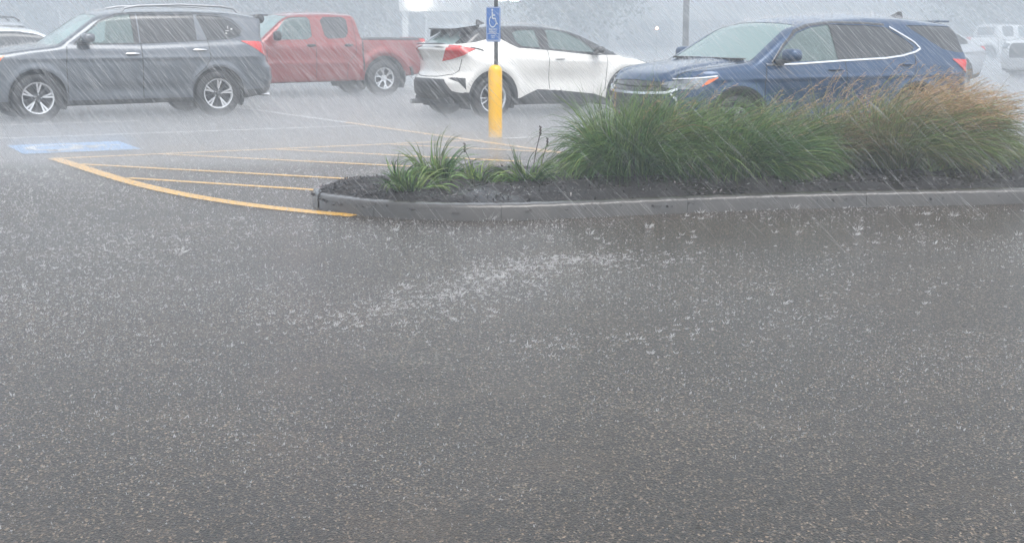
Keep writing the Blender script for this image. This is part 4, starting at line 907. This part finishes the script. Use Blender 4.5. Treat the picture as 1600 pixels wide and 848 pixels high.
# ================================================================= building, lamps and trees lost in the rain
M['stucco'] = pm('pale_wall', (.42, .42, .41), .8, bump=.2, bscale=8, var=.1); M['fascia'] = pm('white_fascia', (.78, .77, .74), .5)
bl = empty('store_building', (0, 78, gz(78)), 0, 'long low shop building hardly visible through the rain', 'building')
mb = MB().box((-14, 6, 2.9), (46, 12, 5.8)).box((24, 6, 2.4), (30, 12, 4.8)); mb.build('wall', M['stucco'], bl, smooth=False)
MB().box((-14, 6, 5.95), (46.6, 12.6, .3)).build('roof', M['trim'], bl, smooth=False)
for k in range(9):
    x_ = -33 + k*3.4
    w_ = MB(); n = 10; V = [(x_-.95, -.03, .8), (x_+.95, -.03, .8)] + [(x_+.95*cos(pi*i/n), -.03, 2.1+.75*sin(pi*i/n)) for i in range(n+1)]
    w_.add(V, [tuple(range(len(V)))]); wo = w_.build('window', M['privacy'], bl, smooth=False)
    f_ = MB().tube([(x_-1.0, -.04, .8)] + [(x_-1.0*cos(pi*i/n), -.04, 2.1+.8*sin(pi*i/n)) for i in range(n+1)] + [(x_+1.0, -.04, .8)], .06, 6); f_.build('frame', M['fascia'], wo)
for k in range(8):
    x_ = 4 + k*3.6
    wo = MB().box((x_, -.03, 1.2), (2.8, .04, 1.5)).build('window', M['privacy'], bl, smooth=False)
cp = empty('entrance_canopy', (-3.1, 60, gz(60)), 0, 'white fronted entrance canopy beyond the bed of the red pickup', 'canopy')
MB().box((-.2, 1.5, 2.75), (3.1, 3, 1.1), b=.03).build('fascia', M['fascia'], cp)
for sx in (-1.5, 1.1): MB().box((sx, .3, 1.1), (.25, .25, 2.2)).build('post', M['fascia'], cp)
M['lamp_white'] = pm('lit_lamp_white', (1, 1, 1), .5, emit=(1, .97, .88), estr=22.)
M['lamp_strip'] = pm('lit_strip_white', (1, 1, 1), .5, emit=(1, .98, .95), estr=6.)
M['lamp_warm'] = pm('lit_lamp_warm', (1, .9, .8), .5, emit=(1, .45, .22), estr=9.)
l1 = MB().lathe([(0, -.10), (.2, -.08), (.34, 0)], 24, 'y').build('wall_lamp', M['lamp_white']); l1.location = (-4.05, 59.92, 2.55); tag(l1, 'round glaring white lamp on the canopy front above the red pickup', 'lamp')
l2 = MB().box((0, 0, 0), (1.0, .14, .22), b=.05).build('wall_lamp', M['lamp_strip']); l2.location = (-.1, 60.0, 2.62); tag(l2, 'wide white strip lamp glowing beside the top of the parking sign', 'lamp')
br = MB().box((-1.1, .25, 2.75-2.62), (1.3, .08, .06)).build('bracket', M['trim'], l2)
l3 = empty('low_lamp', (7.05, 68, gz(68)), 0, 'small warm lamp glowing in the mist left of the lamp post', 'lamp')
MB().lathe([(0, 1.45), (.05, 1.47), (.07, 1.53), (.05, 1.59), (0, 1.6)], 16).build('bulb', M['lamp_warm'], l3)
MB().tube([(0, 0, 0), (0, 0, 1.46)], .025, 8).build('post', M['pole'], l3)

def leafmat(name, col, v=.4):
    m, t, b = newmat(name); N = t.nodes.new; L = t.links.new
    g = N("ShaderNodeNewGeometry"); hsv = N("ShaderNodeHueSaturation"); hsv.inputs['Color'].default_value = (*col, 1)
    r = N("ShaderNodeMapRange"); r.inputs[3].default_value = 1-v; r.inputs[4].default_value = 1+v; L(g.outputs['Random Per Island'], r.inputs[0]); L(r.outputs[0], hsv.inputs['Value'])
    r2 = N("ShaderNodeMapRange"); r2.inputs[3].default_value = .47; r2.inputs[4].default_value = .53
    ml = N("ShaderNodeMath"); ml.operation = 'FRACT'; m3 = N("ShaderNodeMath"); m3.operation = 'MULTIPLY'; m3.inputs[1].default_value = 17.3; L(g.outputs['Random Per Island'], m3.inputs[0]); L(m3.outputs[0], ml.inputs[0]); L(ml.outputs[0], r2.inputs[0]); L(r2.outputs[0], hsv.inputs['Hue'])
    L(hsv.outputs[0], b.inputs['Base Color']); b.inputs['Roughness'].default_value = .38
    tr = N("ShaderNodeBsdfTranslucent"); L(hsv.outputs[0], tr.inputs[0]); mx = N("ShaderNodeMixShader"); mx.inputs[0].default_value = .3
    L(b.outputs[0], mx.inputs[1]); L(tr.outputs[0], mx.inputs[2]); L(mx.outputs[0], t.nodes['Material Output'].inputs[0]); return m
M['tree_leaf'] = leafmat('tree_foliage', (.05, .085, .04)); M['bark_tree'] = pm('tree_bark', (.09, .075, .06), .8)
def tree_mesh(seed, hgt, rad, nclump=130, nleaf=170, base=1.6):
    g = np.random.default_rng(seed); cs = []
    while len(cs) < nclump:
        p = g.uniform(-1, 1, 3)
        if .25 < np.linalg.norm(p) < 1: cs.append(p*[rad, rad, (hgt-base)/2] + [0, 0, (hgt+base)/2])
    cs = np.array(cs); c = np.repeat(cs, nleaf, 0); n = len(c); o = g.normal(0, 1, (n, 3))*rad*.17
    P = c + o; a = g.normal(0, 1, (n, 3)); a /= np.linalg.norm(a, axis=1)[:, None]; b = np.cross(a, g.normal(0, 1, (n, 3))); b /= np.linalg.norm(b, axis=1)[:, None]; s = g.uniform(.07, .13, n)[:, None]
    V = np.concatenate([P-a*s, P+b*s*.5, P+a*s, P-b*s*.5]); I = np.arange(n); return V, np.stack([I, I+n, I+2*n, I+3*n], 1), cs
tp = []
for sd in (1, 2):
    V, Fq, cs = tree_mesh(sd, 7.4, 3.0); tp.append((V, Fq, cs))
def tree(name, x, y, sd, sc, label):
    V, Fq, cs = tp[sd]; root = empty(name, (x, y, gz(y)), random.uniform(0, 6), label, 'tree', 'trees beyond the parking lot'); root.scale = (sc, sc, sc)
    mesh_np('crown', V, Fq, M['tree_leaf'], root, smooth=False)
    mb = MB().tube([(0, 0, -.1), (.05, 0, 1.5), (0, .1, 3.5), (.1, 0, 5.5)], [.2, .16, .11, .04], 10)
    for c in cs[::5]: mb.tube([(0, 0, 1.6+.3*(c[2]-1.6)), tuple(c*[.5, .5, 1]*.6+np.array([0, 0, .9])), tuple(c)], [.06, .04, .015], 5)
    mb.build('trunk', M['bark_tree'], root)
tree('tree', -11.7, 67, 0, 1.30, 'leafy tree crown hanging above the red pickup')
tree('tree', -7.2, 64, 1, 1.12, 'leafy tree left of the round lamp')
tree('tree', 2.7, 61, 1, 1.22, 'dark leafy tree above the white crossover roof')
tree('tree', 22.4, 65, 0, 1.35, 'leafy tree behind the blue car tail')
tree('tree', 26.2, 68, 1, 1.44, 'pale leafy tree at the top right corner')
tree('tree', -24.5, 68, 1, 1.35, 'leafy tree above the grey car hood')
tree('tree', -17.7, 69, 0, 1.35, 'leafy tree above the grey car windshield')

# ================================================================= grasses
def ribbons_mesh(base, dirs, length, width, bend, wind, nseg=7, droop=1.0, gen=rng, curl=0.):
    """many blades at once: base (n,3), dirs (n,3) start directions"""
    n = len(base); P = base.copy(); d = dirs/np.linalg.norm(dirs, axis=1)[:, None]; seg = length/nseg; rows = []
    sidev = np.cross(d, gen.normal(0, 1, (n, 3))); sidev /= np.linalg.norm(sidev, axis=1)[:, None]
    for k in range(nseg+1):
        t = k/nseg; w_ = width*(1 - t**2.2)*.5 + .0004; s = np.cross(d, sidev); s /= np.linalg.norm(s, axis=1)[:, None]
        rows += [P - s*w_[:, None], P + s*w_[:, None]]
        acc = np.zeros((n, 3)); acc[:, 2] = -bend*droop*(.35+1.3*t); acc[:, 0] = wind*(.3+1.3*t); acc[:, 1] = gen.normal(0, .10, n)
        acc += gen.normal(0, .12, (n, 3)); d = d + acc/nseg*1.6; d /= np.linalg.norm(d, axis=1)[:, None]; P = P + d*seg[:, None]
    V = np.stack(rows, 1).reshape(n*(2*nseg+2), 3); B = np.arange(n)*(2*nseg+2)
    F = np.concatenate([np.stack([B+2*k, B+2*k+1, B+2*k+3, B+2*k+2], 1) for k in range(nseg)])
    return V, F, P
GM = {'deep': leafmat('green_blade', (.075, .15, .04), .6), 'mid': leafmat('mid_green_blade', (.17, .25, .07), .55), 'tan': leafmat('dry_blade', (.31, .235, .13), .45), 'plume': leafmat('tan_plume', (.50, .335, .175), .35),
      'olive': leafmat('olive_blade', (.19, .20, .085), .45)}
def zbed(x, y):
    i = np.argmin((BV[:, 0]-x)**2 + (BV[:, 1]-y)**2); return float(BV[i, 2])
def clump(x, y, rad, hgt, n, mix, label, wind=.5, spread=.55, plumes=0, group='ornamental grasses in the planting bed', lean=0., name='ornamental_grass', wd=(.004, .009), droop=1.):
    g = rng; z0 = zbed(x, y)
    root = empty(name, (x, y, z0), 0, label, 'grass', group)
    for nm, share in mix:
        k = int(n*share); nt = max(6, k//28); ti = g.integers(0, nt, k)
        a = g.uniform(0, 2*pi, nt)[ti] + g.normal(0, .22, k); rr = rad*np.sqrt(g.uniform(0, 1, nt))[ti]*.5 + g.normal(0, .012, k)
        base = np.stack([np.cos(a)*rr*1.6, np.sin(a)*rr, g.uniform(-.03, .02, k)], 1)
        out_ = spread*(g.uniform(.05, 1.25, nt)[ti] + g.normal(0, .10, k)); d = np.stack([np.cos(a)*out_*1.25 + lean, np.sin(a)*out_, np.ones(k)*g.uniform(.65, 1.1, k)], 1)
        ln = hgt*g.uniform(.75, 1.3, nt)[ti]*g.uniform(.6, 1.08, k); V, F, tip = ribbons_mesh(base, d, ln, g.uniform(*wd, k), g.uniform(.4, 1.9, nt)[ti]*g.uniform(.8, 1.25, k), wind*g.uniform(.2, 1.9, nt)[ti]*g.uniform(.8, 1.2, k), droop=droop)
        mesh_np({'deep': 'green_blades', 'mid': 'light_blades', 'tan': 'dry_blades', 'olive': 'olive_blades'}[nm], V, F, GM[nm], root)
    if plumes:
        k = plumes; a = g.uniform(0, 2*pi, k); rr = rad*np.sqrt(g.uniform(0, 1, k))*.4
        base = np.stack([np.cos(a)*rr*1.5, np.sin(a)*rr, np.zeros(k)], 1); out_ = spread*g.uniform(.1, 1.1, k)
        d = np.stack([np.cos(a)*out_ + lean+.1, np.sin(a)*out_*.8, np.ones(k)*1.15], 1); ln = hgt*g.uniform(.95, 1.45, k)
        V, F, tip = ribbons_mesh(base, d, ln, np.full(k, .0035), g.uniform(.25, .8, k), wind*g.uniform(.9, 1.7, k), nseg=10)
        mesh_np('stems', V, F, GM['tan'], root)
        # the feathery end of each stem: fine hairs along its last third
        Vr = V.reshape(k, 22, 3); mid_ = (Vr[:, 0::2]+Vr[:, 1::2])/2
        hb = []; hd = []
        for q in np.linspace(6.8, 10, 26):
            i0 = int(min(9, math.floor(q))); f_ = q-i0; p = mid_[:, i0]*(1-f_)+mid_[:, i0+1]*f_; dd = mid_[:, i0+1]-mid_[:, i0]; dd = dd/np.maximum(np.linalg.norm(dd, axis=1), 1e-6)[:, None]
            hb.append(p); hd.append(dd*.8 + g.normal(0, .42, (k, 3)))
        hb = np.concatenate(hb); hd = np.concatenate(hd); m = len(hb)
        V, F, _ = ribbons_mesh(hb, hd, g.uniform(.02, .05, m), np.full(m, .0028), np.full(m, .2), np.full(m, .5), nseg=2)
        mesh_np('plumes', V, F, GM['plume'], root)
    return root
GR = [('deep', .62), ('mid', .33), ('tan', .05)]
clump(1.12, 12.15, .36, .74, 3300, GR, 'dark green windswept grass clump at the left end of the tall row', .34, .62, 4, lean=-.08, droop=1.2)
clump(1.55, 12.4, .40, .77, 3200, [('deep', .4), ('mid', .55), ('tan', .05)], 'bright green grass clump in front of the blue car headlight', .45, .7, 8)
clump(2.12, 12.25, .40, .68, 3400, [('deep', .5), ('mid', .44), ('tan', .06)], 'green grass clump in the middle of the row with straw at its foot', .55, .75, 10)
clump(2.62, 12.7, .34, .68, 2300, [('deep', .3), ('mid', .35), ('olive', .25), ('tan', .1)], 'green grass clump beside the tan grasses', .5, .65, 16)
clump(3.10, 12.85, .34, .70, 1500, [('mid', .15), ('olive', .4), ('tan', .45)], 'sparse straw coloured grass clump with few plumes', .55, .6, 60)
clump(3.62, 12.7, .38, .76, 2600, [('mid', .34), ('olive', .52), ('tan', .14)], 'tall olive and tan grass clump with many plumes', .6, .55, 190)
clump(3.98, 12.85, .33, .72, 2600, [('mid', .34), ('olive', .54), ('tan', .12)], 'rightmost tall grass clump, tan plumes blown to the right', .6, .5, 240)
clump(5.35, 13.3, .36, .42, 1200, [('mid', .6), ('olive', .4)], 'low green grass tuft at the right edge of the photo', .5, .8, 0)
SM = [('deep', .4), ('mid', .6)]
gs = 'small leafy plants at the tip of the planting bed'
def sp_(px, py, rad, hgt, n, label, **k):
    x, y = G(px, py, .19); return clump(x, y, rad, hgt, n, SM, label, .35, .9, 0, gs, name='leafy_plant', wd=(.007, .014), **k)
sp_(645, 292, .20, .36, 190, 'leftmost leafy plant, a spiky green tuft near the kerb tip')
sp_(698, 280, .24, .36, 230, 'widest leafy plant, behind the leftmost tuft, long arching leaves')
sp_(752, 284, .12, .24, 90, 'smallest leafy plant, between the wide tuft and the seed stalks')
pr = sp_(822, 282, .24, .27, 190, 'low leafy plant with tall brown seed stalks')
def stalk(px, py, tip, parent=None, label=None):
    x, y = G(px, py, .2); tx = tip[0]; z = tip[1]
    mb = MB().tube([(0, 0, 0), (tx*.4, .0, z*.5), (tx, 0, z)], .0045, 5)
    for k in range(9): mb.blob((tx+.006*sin(k*2.1), .006*cos(k*1.7), z-.02+.009*k), (.014, .012, .018), 2, 5)
    return mb, (x, y)
for (px, py, tip) in ((832, 270, (.07, .36)), (845, 262, (.06, .22)), (740, 268, (-.08, .20))):
    mb, (x, y) = stalk(px, py, tip); o = mb.build('seed_stalk', pm('brown_seed', (.06, .04, .035), .6), pr)
    o.location = (x-pr.location[0], y-pr.location[1], .0)

# ================================================================= rain
def watermat(name, op, col=(.9, .94, 1)):
    m, t, b = newmat(name); t.nodes.remove(b); N = t.nodes.new; L = t.links.new
    tr = N("ShaderNodeBsdfTransparent"); df = N("ShaderNodeBsdfDiffuse"); df.inputs[0].default_value = (*col, 1); tl = N("ShaderNodeBsdfTranslucent"); tl.inputs[0].default_value = (*col, 1)
    m1 = N("ShaderNodeMixShader"); m1.inputs[0].default_value = .5; L(df.outputs[0], m1.inputs[1]); L(tl.outputs[0], m1.inputs[2])
    m2 = N("ShaderNodeMixShader"); m2.inputs[0].default_value = op; L(tr.outputs[0], m2.inputs[1]); L(m1.outputs[0], m2.inputs[2]); L(m2.outputs[0], t.nodes['Material Output'].inputs[0]); return m
M['rain'] = watermat('rain_water', .3, (1, 1, 1)); M['splash'] = watermat('splash_water', .42, (.97, .965, .96))
def needles(P, D, w_, name, mat, label, taper=True):
    """thin three-sided slivers of water from P along D"""
    n = len(P); d = D/np.linalg.norm(D, axis=1)[:, None]; a = np.cross(d, [0, 1, .1]); a /= np.linalg.norm(a, axis=1)[:, None]; b = np.cross(d, a); w_ = np.asarray(w_).reshape(-1, 1)
    q = P + D*.45
    V = np.concatenate([P, q + a*w_, q - a*w_*.5 + b*w_*.87, q - a*w_*.5 - b*w_*.87, P + D]); I = np.arange(n)
    F = np.concatenate([np.stack([I, I+n*i, I+n*j], 1) for i, j in ((1, 2), (2, 3), (3, 1))] + [np.stack([I+4*n, I+n*j, I+n*i], 1) for i, j in ((1, 2), (2, 3), (3, 1))])
    return tag(mesh_np(name, V, F, mat, smooth=False), label, kind='stuff')
nr = 60000
yy = 8.5 + 21*rng.uniform(0, 1, nr)**.7; xx = rng.uniform(-.42, .42, nr)*yy*1.05; zz = rng.uniform(.05, 2.4, nr)
ang = R(48) + rng.normal(0, .06, nr) - xx/yy*.25; ln = .08 + rng.gamma(2.4, .10, nr)
D = np.stack([np.cos(ang), rng.normal(0, .05, nr), -np.sin(ang)], 1)*ln[:, None]
needles(np.stack([xx, yy, zz], 1), D, (.0003 + rng.gamma(1.5, .00026, nr))*(.5+yy/28), 'falling_rain', M['rain'], 'slanting rain falling over the whole lot')
# drops bursting on the ground: fans of tiny slivers
def bursts(C, size, per, wd, up=1.0, name='x', label=''):
    n = len(C); c = np.repeat(C, per, 0); s = np.repeat(size, per); m = len(c); a = rng.uniform(0, 2*pi, m); e = rng.uniform(.25, 1.3, m)*up
    d = np.stack([np.cos(a)+.25, np.sin(a), e], 1); d *= (s*rng.uniform(.3, 1.1, m))[:, None]; p = c + np.stack([np.cos(a), np.sin(a), 0*a], 1)*(s*.35)[:, None]
    return needles(p, d, s*wd*rng.uniform(.5, 1.4, m), name, M['splash'], label)
def ground_pts(n, ymin=3.8, ymax=34, pw=1.0):
    # even density per square metre thinned with distance
    y = ymin*(ymax/ymin)**(rng.uniform(0, 1, n)**pw); x = rng.uniform(-.42, .42, n)*y; return np.stack([x, y, np.full(n, .003)], 1)
def in_bed(P):
    poly = [tuple(p) for p in ko] + [(9.5, 15.4)] + [tuple(p) for p in bk[::-1]]; return inpoly(P[:, 0], P[:, 1], poly)
P0 = ground_pts(330000, ymin=3.9, pw=.95)
patch = np.sin(P0[:, 0]*1.9+P0[:, 1]*.8)+np.sin(P0[:, 0]*.7-P0[:, 1]*2.3+1)+np.sin(P0[:, 0]*3.1+P0[:, 1]*2.9+2)*.7+np.sin(P0[:, 0]*6.3-P0[:, 1]*4.9)*.6 - P0[:, 0]*.3
P0 = P0[rng.uniform(0, 1, len(P0)) < (.40+.2*patch + .25*((P0[:, 1] > 6)*(P0[:, 0] < .05*P0[:, 1])))*np.clip((P0[:, 1]-2.6)/5, .25, 1)]
ib = in_bed(P0); P0[ib, 2] = KH+.06; P0 = P0[~ib | (rng.uniform(0, 1, len(P0)) < .25)]
bursts(P0, (rng.gamma(1.0, .0013, len(P0))+.0007)*(.30+P0[:, 1]/9), 4, .24, 2.0, 'rain_splash', 'tiny crowns of water thrown up by drops on the asphalt')
P1 = ground_pts(1300, ymin=9); P1 = P1[~in_bed(P1)]
bursts(P1, (rng.gamma(2.5, .0035, len(P1))+.004)*(.5+P1[:, 1]/14), 20, .06, 1.1, 'large_rain_splash', 'larger bursts of water on the asphalt')
def along(pts, n, sc):
    q = resample([G(*p) for p in pts], 60); i = rng.integers(0, 59, n); p = q[i] + rng.normal(0, 1, (n, 2))*sc; return np.concatenate([p, np.full((n, 1), .003)], 1)
PF = np.concatenate([along([(480, 520), (560, 505), (640, 480), (720, 450), (800, 425), (880, 410), (1000, 402)], 700, (.26, .20)), along([(640, 480), (720, 450), (800, 415), (1000, 402)], 320, (.10, .09)), along([(770, 535), (860, 540), (960, 530), (1120, 525)], 70, (.35, .14)), along([(1150, 520), (1300, 470), (1560, 440)], 160, (.4, .25)), along([(0, 500), (60, 440), (180, 400), (330, 370)], 420, (.35, .5))])
PF = np.repeat(PF, 2, 0) + rng.normal(0, .05, (2*len(PF), 3))*[1, 1, 0]
bursts(PF, rng.gamma(1.4, .0032, len(PF))+.002, 12, .10, 1.2, 'runoff_foam', 'white froth along the ridges of running water')
BS = np.array([(*G(765, 345), .01), (*G(1240, 328), .01), (*G(800, 535), .003), (*G(1490, 340), .01), (*G(940, 405), .003)])
bursts(BS, np.array([.055, .04, .015, .04, .02]), 90, .014, 1.2, 'tall_splash', 'tall splashes of water by the kerb and in the lot')
if TOPS:
    T = np.concatenate(TOPS); T = T[rng.integers(0, len(T), 6000)] + rng.normal(0, .01, (6000, 3))*[1, 1, 0]
    bursts(T, rng.gamma(2.0, .008, len(T))+.008, 5, .05, 1.3, 'car_top_splash', 'spray bursting from car roofs and hoods')

# ================================================================= the air
def volmat(name, col, dens, an=.2):
    m = bpy.data.materials.new(name); m.use_nodes = True; t = m.node_tree; t.nodes.clear(); o = t.nodes.new('ShaderNodeOutputMaterial'); v = t.nodes.new('ShaderNodeVolumePrincipled')
    v.inputs['Color'].default_value = (*col, 1); v.inputs['Density'].default_value = dens; v.inputs['Anisotropy'].default_value = an; t.links.new(v.outputs[0], o.inputs['Volume']); return m
def slab(name, x0, x1, y0, y1, z0, z1, mat, label):
    o = MB().box(((x0+x1)/2, (y0+y1)/2, (z0+z1)/2), (x1-x0, y1-y0, z1-z0)).build(name, mat, smooth=False); return tag(o, label, kind='stuff')
slab('haze', -450, 450, -70, 815, -1.3, 16.5, volmat('haze_air', (.86, .935, 1.), .0078, .15), 'pale rain haze filling the air')
def prism(name, foot, z0, z1, mat, label):
    n = len(foot); V = [(x, y, z0) for x, y in foot] + [(x, y, z1) for x, y in foot]
    o = MB().add(V, [tuple(range(n))[::-1], tuple(range(n, 2*n))] + [(i, (i+1) % n, n+(i+1) % n, n+i) for i in range(n)]).build(name, mat, smooth=False)
    return tag(o, label, kind='stuff')
prism('rain_curtain', [(-440, 24.6), (-9, 24.6), (-4, 26.6), (440, 26.6), (440, 800), (-440, 800)], -1.2, 16, volmat('rain_curtain_air', (.87, .94, 1.), .021, .15), 'heavier curtain of rain over the far half of the lot')
prism('ground_spray', [(-60, 14.5), (-2.4, 14.5), (-.5, 15.6), (60, 16.2), (60, 95), (-60, 95)], -1.0, .12, volmat('ground_spray_low', (.95, .97, 1.), .28), 'fine spray hanging just above the asphalt')
prism('ground_mist', [(-61, 12.2), (-2.6, 12.2), (-1.6, 14.4), (3, 15.2), (61, 16.1), (61, 96), (-61, 96)], -1.1, .30, volmat('ground_spray_high', (.95, .97, 1.), .06), 'thin mist above the ground spray')
